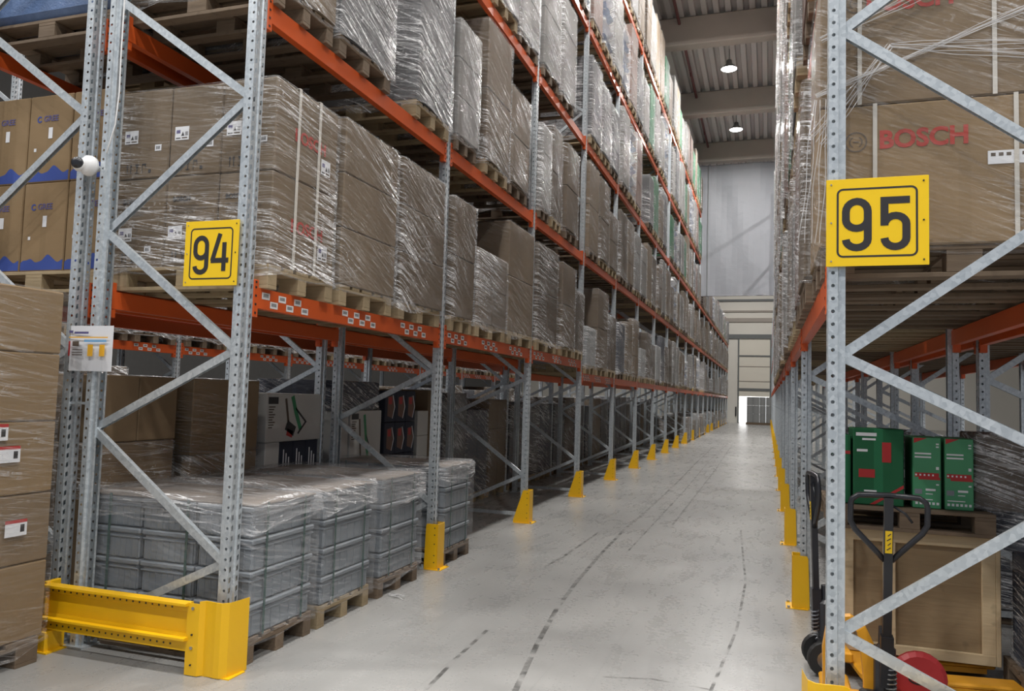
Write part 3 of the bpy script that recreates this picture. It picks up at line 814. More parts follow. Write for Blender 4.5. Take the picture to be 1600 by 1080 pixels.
# ------------------------------------------------------------------ sign 94 bay: printed carton loads (level one, left row)
def sticker(parent, x, y, z, w, h, rot=FACE_Y, kind_=0):
    mb = MB(); mb.box((0, 0, 0), (w, h, .001), 'paper')
    if kind_ == 0:
        mb.box((w * .08, h * .1, .001), (w * .4, h * .18, .0016), 'black_print'); mb.box((w * .1, h * .5, .001), (w * .38, h * .75, .0016), 'violet_print')
        mb.face([(w * .45, h * .3, .0016), (w * .68, h * .3, .0016), (w * .565, h * .62, .0016)], 'black_print')
        for q in range(3): mb.box((w * (.74 + .07 * q), h * .3, .001), (w * (.78 + .07 * q), h * .6, .0016), 'black_print')
        mb.box((w * .5, h * .1, .001), (w * .9, h * .2, .0016), 'faint_print')
    else:
        for q in range(4): mb.box((w * (.2 + .16 * q), h * .25, .001), (w * (.29 + .16 * q), h * .75, .0016), 'black_print')
    put('sticker', mb.mesh('sticker'), parent, (x, y, z), rot)
_sm = {}
def handling_marks(parent, x, y, z, rot=FACE_Y):
    if 'hm' not in _sm:
        mb = MB()
        for q in range(2):
            xx = q * .028; mb.box((xx + .006, .0, 0), (xx + .012, .05, .0008), 'black_print'); mb.face([(xx, .045, .0009), (xx + .018, .045, .0009), (xx + .009, .066, .0009)], 'black_print')
        mb.box((.07, 0, 0), (.10, .006, .0008), 'black_print'); mb.box((.082, 0, 0), (.088, .03, .0008), 'black_print'); mb.face([(.068, .06, .0009), (.085, .028, .0009), (.102, .06, .0009)], 'black_print')
        mb.box((.125, .0, 0), (.128, .06, .0008), 'black_print'); mb.box((.125, .05, 0), (.155, .06, .0008), 'black_print'); mb.box((.152, .03, 0), (.155, .06, .0008), 'black_print')
        mb.box((.175, .0, 0), (.195, .022, .0008), 'black_print')
        _sm['hm'] = mb.mesh('handling_marks')
    put('handling_marks', _sm['hm'], parent, (x, y, z), rot)
def sub94(c, i, j, q, cw, cd, hh):
    if j == 0:
        y = -cd / 2 + .0012
        if q == 0:
            lettering('BOSCH', .040, 'black_print', c, (-cw * .36, y, hh * .72), bold=.0015)
            for n_, ww in enumerate((.20, .26, .16)): 
                mb = MB(); mb.box((0, 0, 0), (ww, .006, .0006), 'faint_print'); put('print_line', mb.mesh('print_line'), c, (-cw * .36, y, hh * (.66 - .035 * n_)), FACE_Y)
            sticker(c, -cw * .42, y, hh * .30, .105, .085); sticker(c, cw * .12, y, hh * .17, .05, .04, kind_=1)
        else:
            sticker(c, -cw * .40, y, hh * .40, .105, .085); sticker(c, cw * .22, y, hh * .30, .05, .04, kind_=1)
        handling_marks(c, -cw * .34, y, hh * .06)
def sub94x(c, i, j, q, cw, cd, hh):
    sub94(c, i, j, q, cw, cd, hh)
    if i == 2:
        lettering('BOSCH', .11, 'red_print', c, (cw / 2 - .001, -cd * .22, hh * .42), FACE_X, bold=.003)
        sticker(c, cw / 2 - .0012, cd * .22, hh * .2, .11, .10, FACE_X)
lA = build_load('carton_load', 'pallet load', 1.17, .70, 1.14, 3, 1, 2, 'card_tan', 'film_clear', 301, sub=sub94x, straps=2)
lA.location = (-3.375, 4.20, 2.2925); lA['label'] = 'wrapped brown cartons with white stickers, right behind yellow sign 94'; lA['group'] = 'loads on first level of the left row'
pallet_at(-3.375, 4.19, LV[0], 'pale wooden pallet under the cartons behind sign 94', False, .92)
for (ya, yb, top, m, lab, sd) in ((4.62, 5.42, 3.45, 'card_tan', 'second wrapped brown load from sign 94, sealed with a white swirl', 302), (5.52, 6.36, 3.45, 'card_brown', 'third wrapped brown load from sign 94, on the first level', 303)):
    lb = build_load('carton_load', 'pallet load', 1.21, yb - ya, top - 2.2925, 2, 1, 3, m, 'film_clear', sd, heights=[(top - 2.2925) * .34, (top - 2.2925) * .33, (top - 2.2925) * .33])
    lb.location = (XLC, (ya + yb) / 2, 2.2925); lb['label'] = lab; lb['group'] = 'loads on first level of the left row'
    pallet_at(XLC, (ya + yb) / 2, LV[0], 'pale wooden pallet under the %s load from sign 94' % ('second' if sd == 302 else 'third'), False, (yb - ya) / .8)

# loose wave-printed cartons in the row behind (each one a thing)
def wave_carton(w, d, h):
    rt = thing('carton', '', 'carton'); mb = MB(); mb.box((-w / 2, 0, 0), (w / 2, d, h), 'card_warm', .006); put('box', mb.mesh('box'), rt)
    mb = MB(); n = 28
    for i in range(n):
        def top(q):
            a = q / n; return h * (.10 + .025 * sin(a * 14) + .09 * math.exp(-((a - .70) / .13) ** 2) + .05 * math.exp(-((a - .28) / .12) ** 2) + .006 * sin(a * 33))
        xa_, xb_ = -w / 2 + .004 + (w - .008) * i / n, -w / 2 + .004 + (w - .008) * (i + 1) / n
        mb.face([(xa_, -.0012, .01), (xb_, -.0012, .01), (xb_, -.0012, top(i + 1)), (xa_, -.0012, top(i))], 'blue_print')
    put('wave_print', mb.mesh('wave_print'), rt)
    lettering('GREE', .055, 'violet_print', rt, (-.06, -.0015, h * .70), bold=.001)
    mb = MB(); add_stroke(mb, arc(0, 0, .018, .018, 40, 330, 12), .009, 0, 'blue_print'); put('emblem', mb.mesh('emblem'), rt, (-.095, -.0015, h * .70 + .016))
    mb = MB(); mb.box((0, 0, 0), (.035, .075, .0008), 'paper'); put('sticker', mb.mesh('sticker'), rt, (-.01, -.0012, h * .50), FACE_Y)
    mb = MB(); mb.box((0, 0, 0), (.02, .022, .0008), 'paper'); put('sticker', mb.mesh('sticker'), rt, (-.13, -.0012, h * .36), FACE_Y)
    register(rt); return rt
wc = wave_carton(.375, .38, .60); first = True
pallet_at(XBC, 4.25, LV[0], 'wooden pallet under the wave printed cartons left of the camera', False)
for q in range(2):
    for i in range(3):
        for j in range(2):
            xx = -4.21 - .385 * i; zz = LV[0] + .1445 + q * .602; yy = 3.88 + j * .385
            lab = 'brown carton with blue wave print, %s layer, %s from the galvanized post, %s rank' % (('bottom', 'top')[q], ORD[i], ('front', 'rear')[j])
            if first: wc.location = (xx, yy, zz); wc['label'] = lab; wc['group'] = 'wave printed cartons'; first = False
            else: copy_thing(wc, (xx, yy, zz), lab, 'wave printed cartons')
# blue wrapped goods above them
mb = MB(); mb.box((-.6, -.4, 0), (.6, .4, .9), 'blue_wrap', .05)
bw = thing('wrapped_bundle', 'blue film wrapped bundle on a pallet at the top left corner', 'pallet load', (XBC, 4.22, LV[1] + .1445)); 
pallet_at(XBC, 4.22, LV[1], 'wooden pallet under the blue bundle at the top corner', True)
put('bundle', mb.mesh('bundle'), bw)

# ------------------------------------------------------------------ grey crate loads on the floor of the first bay
def crate_mesh(w, d, h):
    mb = MB(); t = .013
    mb.box((-w / 2 + t, -d / 2 + t, 0), (w / 2 - t, d / 2 - t, h - .03), 'crate_grey', .012)
    mb.box((-w / 2, -d / 2, h - .034), (w / 2, d / 2, h - .002), 'crate_grey', .008)
    mb.box((-w / 2 + .004, -d / 2 + .004, h - .06), (w / 2 - .004, d / 2 - .004, h - .05), 'crate_grey', .003)
    for sx in (-1, 1):
        for q in range(7):
            yy = -d / 2 + d * (q + .5) / 7; mb.box((sx * (w / 2 - t) - .003, yy - .003, .01), (sx * (w / 2 - t) + .003, yy + .003, h - .06), 'crate_grey')
        for q in range(9):
            xx = -w / 2 + w * (q + .5) / 9; mb.box((xx - .003, sx * (d / 2 - t) - .003, .01), (xx + .003, sx * (d / 2 - t) + .003, h - .06), 'crate_grey')
    return mb.mesh('crate')
crates = [(3.80, 4.44, 1.20, 'grey crate load in front, behind the yellow end rail', -3.37, 1), (4.55, 5.21, 1.22, 'second grey crate load, standing on a pale new pallet', XLC, 0),
          (5.38, 6.05, 1.20, 'third grey crate load, left of the yellow post guard', XLC, 1), (6.60, 7.24, 1.20, 'fourth grey crate load, just past the yellow post guard', XLC, 1)]
for ya, yb, W_, lab, xc, old in crates:
    Dy = yb - ya; rt = thing('crate_load', lab + ', film wrapped', 'pallet load', (xc, (ya + yb) / 2, .1445), group='crate loads'); nzz = 4; hz = .74 / nzz
    cm = crate_mesh(W_ / 3 - .008, Dy - .004, hz)
    for q in range(nzz):
        for i in range(3):
            put('crate', cm, rt, (-W_ / 2 + W_ / 3 * (i + .5) + rnd.uniform(-.003, .003), rnd.uniform(-.006, .006), q * hz))
    mb = MB(); mb.box((-W_ / 2, -Dy / 2, .741), (W_ / 2, Dy / 2, .752), 'crate_sheet', .003); put('top_sheet', mb.mesh('top_sheet'), rt)
    for yy in (-Dy * .3, Dy * .3):
        mb = MB()
        for sx in (-1, 1): mb.box((sx * (W_ / 2 + .004) - .002, yy - .008, 0), (sx * (W_ / 2 + .004) + .002, yy + .008, .755), 'green_plastic')
        put('strap', mb.mesh('strap'), rt)
    for xx in (-W_ * .36, W_ * .12):
        mb = MB(); mb.box((xx - .008, -Dy / 2 - .006, 0), (xx + .008, -Dy / 2 - .002, .755), 'green_plastic'); put('strap', mb.mesh('strap'), rt)
    put('stretch_wrap', film_mesh(W_ + .03, Dy + .03, .765, int(ya * 100), 'film_crate', closed=False, loose=1.4, skirt=.03), rt)
    put('stretch_wrap', film_mesh(W_ + .045, Dy + .045, .775, int(ya * 100) + 5, 'film_crumple', closed=True, loose=2.6, skirt=-(.60 + .05 * sin(ya * 9))), rt)
    pallet_at(xc, (ya + yb) / 2, 0, 'wooden pallet under the %s' % lab.split(',')[0], bool(old), (Dy + .05) / .8)

# ------------------------------------------------------------------ wrapped brown stack at far left, in the cross aisle
rt = thing('carton_load', 'tall wrapped stack of big brown cartons at the left edge of the photo', 'pallet load', (-4.46, 2.87, .1445))
zc = 0
for hh in (.42, .38, .40, .38, .36):
    for sy_ in (-1,):
        c = put('carton', carton_mesh(1.17, 1.14, hh - .004, 'card_warm' if zc > .7 or zc < .3 else 'card_mid'), rt, (0, 0, zc), (0, 0, rnd.uniform(-.008, .008)))
    zc += hh
for yy, zz in ((.21, .98), (.13, 1.1), (.28, .58)):
    mb = MB(); mb.box((0, 0, 0), (.13, .07, .001), 'paper'); mb.box((0, .07, 0), (.13, .088, .001), 'box_red'); mb.box((.09, .02, .001), (.115, .06, .0015), 'black_print')
    put('sticker', mb.mesh('sticker'), rt, (.603, yy, zz), FACE_X)
put('stretch_wrap', film_mesh(1.20, 1.16, 1.94, 91, 'film_light'), rt)
pallet_at(-4.46, 2.87, 0, 'dark pallet under the tall brown stack at the left edge', True, 1.4)

# ------------------------------------------------------------------ goods standing behind the first bay (row behind)
def big_carton(x0, x1, y0, y1, z0, z1, m, lab, name='carton', cat='carton', film_=None):
    t = thing(name, lab, cat, ((x0 + x1) / 2, (y0 + y1) / 2, z0)); mb = MB(); mb.box((-(x1 - x0) / 2, -(y1 - y0) / 2, 0), ((x1 - x0) / 2, (y1 - y0) / 2, z1 - z0), m, .006); put('box', mb.mesh('box'), t)
    if film_: put('stretch_wrap', film_mesh(x1 - x0 + .01, y1 - y0 + .01, z1 - z0, int(abs(x0 + y0) * 77), film_, skirt=0), t)
    return t
pallet_at(XBC, 4.25, 0, 'wooden pallet under the brown cartons behind the crates', True); pallet_at(XBC, 5.13, 0, 'wooden pallet under the tall shaded brown cartons', True)
pallet_at(XBC, 6.02, 0, 'wooden pallet under the tool boxes behind the crates', True); pallet_at(XBC, 7.05, 0, 'wooden pallet under the white boxes past the second frame', True); pallet_at(XBC, 8.0, 0, 'wooden pallet under the black and red packages', True); pallet_at(XBC, 8.9, 0, 'wooden pallet under the white stack and brown carton', True)
z0 = .1445
big_carton(-5.15, -4.03, 3.86, 4.60, z0, .83, 'card_mid', 'brown carton at the base of the stack behind the crates')
big_carton(-5.15, -4.05, 3.87, 4.58, .832, 1.18, 'card_mid', 'brown carton in the middle of the stack behind the crates', film_='film_clear')
big_carton(-5.15, -4.04, 3.88, 4.22, 1.182, 1.62, 'card_mid', 'upper left brown carton behind the crates'); big_carton(-5.15, -4.04, 4.225, 4.58, 1.182, 1.62, 'card_mid', 'upper right brown carton behind the crates')
big_carton(-5.15, -4.02, 4.72, 5.50, z0, 1.05, 'card_mid', 'big shaded brown carton beneath another behind the front crates', film_='film_clear')
big_carton(-5.15, -4.02, 4.72, 5.50, 1.052, 1.62, 'card_warm', 'big shaded brown carton on top of its twin behind the crates', film_='film_light')
big_carton(-5.15, -4.02, 5.62, 6.44, z0, .80, 'card_navy', 'dark box under the printed tool boxes')
big_carton(-4.9, -4.02, 5.62, 5.82, .802, 1.10, 'card_bright', 'small white box beside the dark printed boxes')
for n_ in range(3):
    t = big_carton(-4.9, -4.02, 5.83 + n_ * .2, 6.02 + n_ * .2, .802, 1.10, 'card_navy', 'dark printed box in the low line, %s after the white box' % ORD[n_])
    for q in range(3): mb = MB(); mb.box((.441, -.05 + .04 * q, .06), (.442, -.035 + .04 * q, .06 + .17 * (1 - .2 * q)), 'paper'); put('print', mb.mesh('print'), t)
def tool_box(y0, y1, z0_, z1, lab, n_=1):
    t = big_carton(-4.85, -4.01, y0, y1, z0_, z1, 'card_bright', lab, 'tool_box', 'box'); hh = z1 - z0_; dd = y1 - y0; X = .4215
    mb = MB(); mb.box((X - .001, -dd / 2 + .02, hh - .09), (X, -dd / 2 + .16, hh - .03), 'black_print')
    for q in range(9): mb.box((X - .001, -dd / 2 + .03, hh - .12 - .022 * q), (X, -dd / 2 + .03 + .09 * (1 - (q % 3) * .2), hh - .11 - .022 * q), 'faint_print')
    put('print', mb.mesh('print'), t)
    for q in range(n_):
        o_ = q * .4; mb = MB()
        for path, w, m in (([(.0 + o_, hh * .95), (.06 + o_, hh * .6), (.14 + o_, hh * .25)], .05, 'green_print'), ([(-.10 + o_, hh * .9), (-.05 + o_, hh * .4)], .03, 'faint_print'), ([(-.08 + o_, hh * .35), (.05 + o_, hh * .2)], .09, 'black_print'), ([(-.07 + o_, hh * .2), (.02 + o_, hh * .14)], .06, 'box_red'), ([(.05 + o_, hh * .7), (.22 + o_, hh * .4), (.10 + o_, hh * .15)], .02, 'black_print')):
            rb = ribbon(path, w)
            for i in range(len(rb) - 1):
                a, b = rb[i], rb[i + 1]; mb.face([(X, a[1].x, a[1].y), (X, b[1].x, b[1].y), (X, b[0].x, b[0].y), (X, a[0].x, a[0].y)], m)
        put('picture_print', mb.mesh('picture'), t, (0, -.05, 0))
tool_box(5.60, 6.44, 1.102, 1.52, 'white box printed with a green garden tool')
big_carton(-5.15, -4.02, 6.66, 7.70, z0, .50, 'card_grey', 'grey carton beneath the white boxes past the second frame')
big_carton(-4.9, -4.02, 6.68, 6.98, .502, 1.36, 'card_bright', 'tall plain white box beside the second upright frame')
tool_box(7.0, 7.66, .502, 1.36, 'tall white box with faint green tool picture', 1)
big_carton(-4.9, -4.02, 6.66, 7.6, 1.362, 1.66, 'card_navy', 'dark navy carton on top of the white boxes', film_='film_clear')
n_ = 0
for q in range(4):
    for j in range(3):
        n_ += 1; t = big_carton(-4.8, -4.02, 7.76 + j * .26, 8.01 + j * .26, z0 + q * .36, z0 + q * .36 + .355, 'card_navy', 'black blister package with red label, %s layer, %s along' % (ORD[q], ORD[j]), 'package', 'package')
        mb = MB(); X = .392
        mb.face([(X, -.07, .07), (X, .05, .04), (X, .09, .17), (X, .05, .30), (X, -.07, .28)], 'card_pink'); mb.face([(X + .001, -.05, .20), (X + .001, .03, .20), (X + .001, .03, .28), (X + .001, -.05, .28)], 'box_red'); put('blister', mb.mesh('blister'), t)
        mb = MB(); mb.tube([(X, .05, .04), (X + .004, .095, .17), (X, .05, .30)], .006, 'paper', 5); put('blister_edge', mb.mesh('edge'), t)
for q in range(4): big_carton(-4.6, -4.02, 8.62, 8.92, z0 + q * .30, z0 + q * .30 + .298, 'card_bright', 'white box in a narrow stack by the third frame, %s up' % ORD[q])
big_carton(-5.15, -4.04, 8.94, 9.26, z0, 1.6, 'card_tan', 'tall brown carton behind the narrow white stack')

# ------------------------------------------------------------------ right row, first bay: big printed cartons on level one
rt = thing('carton_load', 'two huge brown cartons with red lettering, stacked behind sign 95', 'pallet load', (XRC + .03, 4.27, LV[0] + .1445))
for q, (hh, mt) in enumerate(((.665, 'card_warm'), (.66, 'card_mid'))):
    c = put('carton', carton_mesh(1.20, .84, hh - .004, mt), rt, (0, 0, q * .665))
    lettering('BOSCH', .115, 'red_print', c, (-.345 if q == 0 else -.40, -.4215, .455 if q == 0 else .44), bold=.004, width=.36)
    mb = MB(); add_stroke(mb, arc(0, 0, .045, .045, 0, 360, 24)[:-1], .006, 0, 'faint_print', closed=True); add_stroke(mb, arc(0, 0, .026, .026, -60, 60, 8), .005, 0, 'faint_print'); add_stroke(mb, arc(0, 0, .026, .026, 120, 240, 8), .005, 0, 'faint_print'); add_stroke(mb, [(-.013, 0), (.013, 0)], .006, 0, 'faint_print')
    put('emblem', mb.mesh('emblem'), c, (-.445, -.4215, .49))
    for xx in (-.365 if q == 0 else -.43, .20 + (.0 if q else 0.0) - (.08 if q else 0)):
        mb = MB(); mb.box((xx - .009, -.428, 0), (xx + .009, -.4235, hh), 'strap_white'); put('strap', mb.mesh('strap'), c)
    mb = MB(); mb.box((0, 0, 0), (.16, .06, .001), 'paper')
    for w_ in range(5): mb.box((.012 + .03 * w_, .035, .001), (.03 + .03 * w_, .05, .0016), 'faint_print')
    put('sticker', mb.mesh('sticker'), c, (.09 if q == 0 else .28, -.4222, .35 if q == 0 else .30), FACE_Y)
put('stretch_wrap', film_mesh(1.215, .855, 1.325, 404, 'film_light'), rt)
# pulled film bunches
mb = MB()
for k_, (a, b, w0, w1) in enumerate((((-.60, .99), (.05, 1.27), .03, .10), ((-.62, .50), (-.30, .93), .10, .02), ((-.30, .93), (.62, .80), .02, .14), ((-.62, .72), (.3, 1.06), .012, .02), ((-.62, .02), (-.58, .70), .14, .10))):
    n = 14
    for ln in range(7):
        s0, s1 = (ln / 6 - .5) * w0, (ln / 6 - .5) * w1; d = Vector((b[0] - a[0], b[1] - a[1])).normalized(); nn = Vector((-d.y, d.x)); pts = []
        for i in range(n + 1):
            tt = i / n; s_ = s0 + (s1 - s0) * tt; wv = .006 * sin(tt * 9 + ln * 1.7 + k_)
            pts.append((a[0] + (b[0] - a[0]) * tt + nn.x * (s_ + wv), -.436 - .004 * sin(i * 1.3 + ln), a[1] + (b[1] - a[1]) * tt + nn.y * (s_ + wv)))
        mb.tube(pts, .0022, 'strap_film', 4) if 'strap_film' in MAT else None
        if 'strap_film' not in MAT:
            film('strap_film', .35, .6, rough=.12); mb.tube(pts, .0022, 'strap_film', 4)
put('film_folds', mb.mesh('film_folds', True), rt)
pallet_at(XRC + .03, 4.27, LV[0], 'wooden pallet with brown deck beneath the huge cartons of sign 95', True, 1.05)
for s in (1, 2):
    load_at(['b1', 'p1'][s - 1], XRC, Y0 + POS[s] + .04, LV[0], 'on first level, %s of first bay in right row' % SLOT[s], 'loads on first level of the right row', old=True)

# floor of right first bay: plywood crate, pallet, green machine boxes
ct = thing('plywood_crate', 'pale plywood crate with battens standing behind the pallet jack', 'crate', (.83, 5.62, 0))
mb = MB(); mb.box((-.40, -.42, .10), (.42, .42, .80), 'plywood'); put('panel', mb.mesh('panel'), ct)
for a, b in (((-.40, -.445, .10), (-.33, -.42, .80)), ((-.17, -.445, .16), (-.10, -.42, .755)), ((.35, -.445, .10), (.42, -.42, .80)), ((-.40, -.446, .755), (.42, -.42, .83)), ((-.40, -.446, .10), (.42, -.42, .16)), ((.42, -.445, .10), (.445, -.37, .83)), ((-.425, -.445, .10), (-.40, -.37, .83))):
    mb = MB(); mb.box(a, b, 'crate_batten', .003); put('batten', mb.mesh('batten'), ct)
mb = MB(); mb.box((-.41, -.43, .80), (.43, .43, .825), 'plywood'); put('lid', mb.mesh('lid'), ct)
for yy in (-.19, .08, .34):
    mb = MB(); mb.box((-.40, yy, 0), (.42, yy + .07, .0995), 'wood_old'); put('skid', mb.mesh('skid'), ct)
PO.place((.80, 5.53, .826), 'dark wooden pallet on top of the plywood crate', 'wooden pallets', scale=(.74, 1, .95))
def machine_box(w, d, h):
    rt = thing('machine_box', '', 'box'); mb = MB(); mb.box((-w / 2, -d / 2, 0), (w / 2, d / 2, h), 'light_green', .004); put('box', mb.mesh('box'), rt); y = -d / 2 - .001
    mb = MB(); mb.face([(-w / 2 + .004, y, h - .035), (w * .0, y, h - .004), (-w / 2 + .004, y, h - .004)], 'box_red'); mb.box((-w / 2 + .01, y - .0005, h * .44), (w / 2 - .012, y + .0005, h * .50), 'box_red'); mb.box((-w / 2 + .03, y - .0005, h * .405), (w / 2 - .005, y + .0005, h * .44), 'box_red')
    put('print', mb.mesh('red_print'), rt)
    mb = MB()
    for zz, x0, x1, t in ((.76, -.44, .15, .022), (.71, -.44, .15, .022), (.25, -.05, .30, .03), (.20, -.05, .2, .012), (.12, -.42, .2, .012)): mb.box((w * x0, y - .0008, h * zz), (w * x1, y, h * zz + h * t), 'paper')
    for q in range(6): mb.box((w * (-.42 + .15 * q), y - .0008, h * .055), (w * (-.33 + .15 * q), y, h * .09), 'paper')
    mb.box((-w * .44, y - .0008, h * .20), (-w * .18, y, h * .27), 'crate_grey')
    for q in range(5): mb.box((w * (-.42 + .15 * q), y - .0012, h * .458), (w * (-.36 + .15 * q), y - .0005, h * .482), 'paper')
    for zz in (.90, .86, .55, .57, .33): mb.box((w * .32, y - .0008, h * zz), (w * .42, y, h * zz + .008), 'paper')
    put('white_print', mb.mesh('white_print'), rt)
    register(rt); return rt
mbx = machine_box(.150, .30, .42); mbx.location = (.905, 5.36, .965); mbx['label'] = 'green machine box, left of the two upright ones with red band'; mbx['group'] = 'green machine boxes'
copy_thing(mbx, (1.075, 5.36, .965), 'green machine box, right of the two upright ones with red band', 'green machine boxes')
t = big_carton(.50, .78, 5.2, 5.5, .965, 1.425, 'card_green', 'dark green machine box with red stripe behind post of sign 95', 'machine_box', 'box'); t['group'] = 'green machine boxes'
mb = MB(); Yb = -.151
mb.box((-.11, Yb - .001, .165), (-.02, Yb, .215), 'box_red'); mb.face([(-.02, Yb, .005), (.138, Yb, .11), (.138, Yb, .13), (-.05, Yb, .005)], 'box_red'); mb.box((.02, Yb - .001, .26), (.07, Yb, .38), 'box_red'); put('red_print', mb.mesh('red_print'), t)
mb = MB(); mb.box((-.125, Yb - .001, .415), (-.01, Yb, .435), 'paper'); mb.box((-.09, Yb - .001, .39), (-.015, Yb, .402), 'paper'); mb.box((-.08, Yb - .001, .06), (-.01, Yb, .072), 'paper'); mb.box((-.08, Yb - .001, .08), (-.01, Yb, .09), 'paper'); mb.box((-.12, Yb - .001, .32), (-.06, Yb, .335), 'paper'); put('white_print', mb.mesh('white_print'), t)
t = big_carton(.40, .49, 5.22, 5.5, .965, 1.38, 'card_green', 'green machine box half hidden at the left of the stack', 'machine_box', 'box'); t['group'] = 'green machine boxes'
mb = MB(); mb.box((-.04, -.142, .30), (.04, -.141, .32), 'box_red'); put('red_print', mb.mesh('red_print'), t)
big_carton(1.17, 1.45, 5.28, 5.66, .965, 1.42, 'card_dark', 'dark glossy film wrapped carton right of the green boxes', film_='film_heavy')
big_carton(.55, .82, 5.55, 5.85, .965, 1.36, 'card_grey', 'grey carton behind the green machine boxes')
pallet_at(1.9, 4.9, 0, 'dark pallet on the floor right of the plywood crate', True)
big_carton(1.35, 2.4, 4.55, 5.25, .1445, .75, 'card_navy', 'low dark carton right of the plywood crate', film_='film_clear')
# ------------------------------------------------------------------ pallet jacks
def pallet_jack(loc, rz, lab, lean=.10, fl=1.25):
    rt = thing('pallet_jack', lab, 'pallet jack', loc, (0, 0, rz))
    # local: forks to +y, handle leans to -y, operator at -y
    mb = MB()
    for sx in (-1, 1):
        mb.box((sx * .19 - .075, .22, .055), (sx * .19 + .075, fl, .085), 'jack_yellow', .01); mb.box((sx * .19 - .075, .22, .03), (sx * .19 - .065, fl - .05, .06), 'jack_yellow'); mb.box((sx * .19 + .065, .22, .03), (sx * .19 + .075, fl - .05, .06), 'jack_yellow')
    mb.box((-.26, .12, .055), (.26, .24, .096), 'jack_yellow', .01); put('forks', mb.mesh('forks'), rt)
    mb = MB(); pts = [(-.245, .10, .10), (-.25, .09, .34), (-.235, .08, .44), (-.20, .07, .49), (-.15, .06, .50), (-.10, .05, .47), (-.075, .05, .40), (-.06, .05, .28), (-.05, .05, .10)]
    V = []
    for i, p_ in enumerate(pts):
        d_ = (Vector(pts[min(i + 1, 8)]) - Vector(pts[max(i - 1, 0)])).normalized(); sd = Vector((d_.z, 0, -d_.x)).normalized() * (.024 if i < 6 else .032)
        for yy in (-.03, .03):
            for sg in (-1, 1): V.append((p_[0] + sd.x * sg, p_[1] + yy, p_[2] + sd.z * sg))
    F = [(0, 1, 3, 2), (32, 34, 35, 33)]
    for i in range(8):
        b0, b1 = i * 4, i * 4 + 4
        for q0, q1 in ((0, 1), (1, 3), (3, 2), (2, 0)): F.append((b0 + q1, b0 + q0, b1 + q0, b1 + q1))
    mb.solid(V, F, 'jack_yellow'); mb.box((-.24, .03, .09), (.10, .12, .15), 'jack_yellow', .01)
    put('frame_hoop', mb.mesh('hoop'), rt)
    mb = MB(); mb.lathe([(.045, 0), (.05, .02), (.05, .26), (.03, .28), (.028, .36)], 'black_metal', 14, (0, -.01, .14)); mb.box((-.09, -.05, .12), (.09, .06, .19), 'black_metal', .01); put('pump', mb.mesh('pump', False), rt)
    mb = MB(); pts = []
    for i in range(60): a = i * .8; pts.append((.02 + .022 * cos(a), -.075 + .022 * sin(a), .20 + .0028 * i))
    mb.tube(pts, .004, 'steel', 5); put('spring', mb.mesh('spring'), rt)
    for sx in (-1, 1):
        mb = MB(); mb.lathe([(.02, -.025), (.095, -.025), (.10, -.015), (.10, .015), (.095, .025), (.02, .025)], 'black_rubber', 20, (sx * .085, -.03, .1), axis=0); w_ = put('wheel', mb.mesh('wheel'), rt)
        mb = MB(); mb.lathe([(.01, -.028), (.05, -.028), (.05, .028), (.01, .028)], 'steel', 14, (sx * .085, -.03, .1), axis=0); put('hub', mb.mesh('hub'), w_)
    ang = lean; base = Vector((0, -.06, .24))
    def hp(x_, s_, o_=0): return (x_, base.y - sin(ang) * s_ - cos(ang) * o_, base.z + cos(ang) * s_ - sin(ang) * o_)
    mb = MB(); mb.bar(hp(0, 0), hp(0, .24), .055, .05, 'black_metal', up=(0, 1, 0)); mb.bar(hp(0, .2), hp(0, .90), .038, .034, 'black_metal', up=(0, 1, 0)); put('shaft', mb.mesh('shaft'), rt)
    loop = [(-.015, .60), (-.06, .65), (-.145, .74), (-.165, .78), (-.165, .86), (-.158, .885), (-.13, .905), (0, .91), (.13, .905), (.158, .885), (.165, .86), (.165, .78), (.145, .74), (.06, .65), (.015, .60)]
    mb = MB(); mb.tube([hp(a, b) for a, b in loop], .0135, 'black_metal', 10); put('handle_loop', mb.mesh('handle_loop', True), rt)
    mb = MB(); mb.tube([hp(.02, .86), hp(.07, .83, .01), hp(.10, .79, .01)], .006, 'black_metal', 6); put('lever', mb.mesh('lever', True), rt)
    mb = MB(); mb.bar(hp(0, .64, .0185), hp(0, .745, .0185), .030, .002, 'sign_yellow', up=(0, 1, 0)); 
    put('warning_sticker', mb.mesh('sticker'), rt)
    mb = MB(); 
    for q in range(4): mb.bar(hp(-.008 + .004 * (q % 2), .655 + .022 * q, .0205), hp(.009, .667 + .022 * q, .0205), .004, .001, 'black_print', up=(0, 1, 0))
    put('sticker_print', mb.mesh('print'), rt)
    lettering('MOTO', .06, 'black_print', rt, (-.045, .015, .41), (pi / 2, pi / 2 - .08, 0), bold=.0015)
    return rt
j1 = pallet_jack((.545, 4.22, 0), 0, 'yellow pallet jack with black loop handle, before the plywood crate', fl=.54)
j2 = pallet_jack((.345, 5.02, .0), radians(-82), 'pallet jack behind post 95, its black handle seen nearly edge-on', .03, .95)
mb = MB(); mb.lathe([(.02, -.03), (.11, -.03), (.13, -.01), (.13, .01), (.11, .03), (.02, .03)], 'red_plastic', 22, (0, 0, 0), axis=1)
rw = thing('red_wheel_block', 'round red plastic wheel cover beside the black jack pump', 'wheel', (.74, 4.50, .195)); put('disc', mb.mesh('disc'), rw)
mb = MB(); add_stroke(mb, arc(0, 0, .05, .025, 0, 360, 20)[:-1], .008, -.032, 'black_print', closed=True); put('print', mb.mesh('print'), rw)
mb = MB(); mb.box((-.05, -.03, -.195), (.05, .03, -.11), 'red_plastic', .01); put('foot', mb.mesh('foot'), rw)

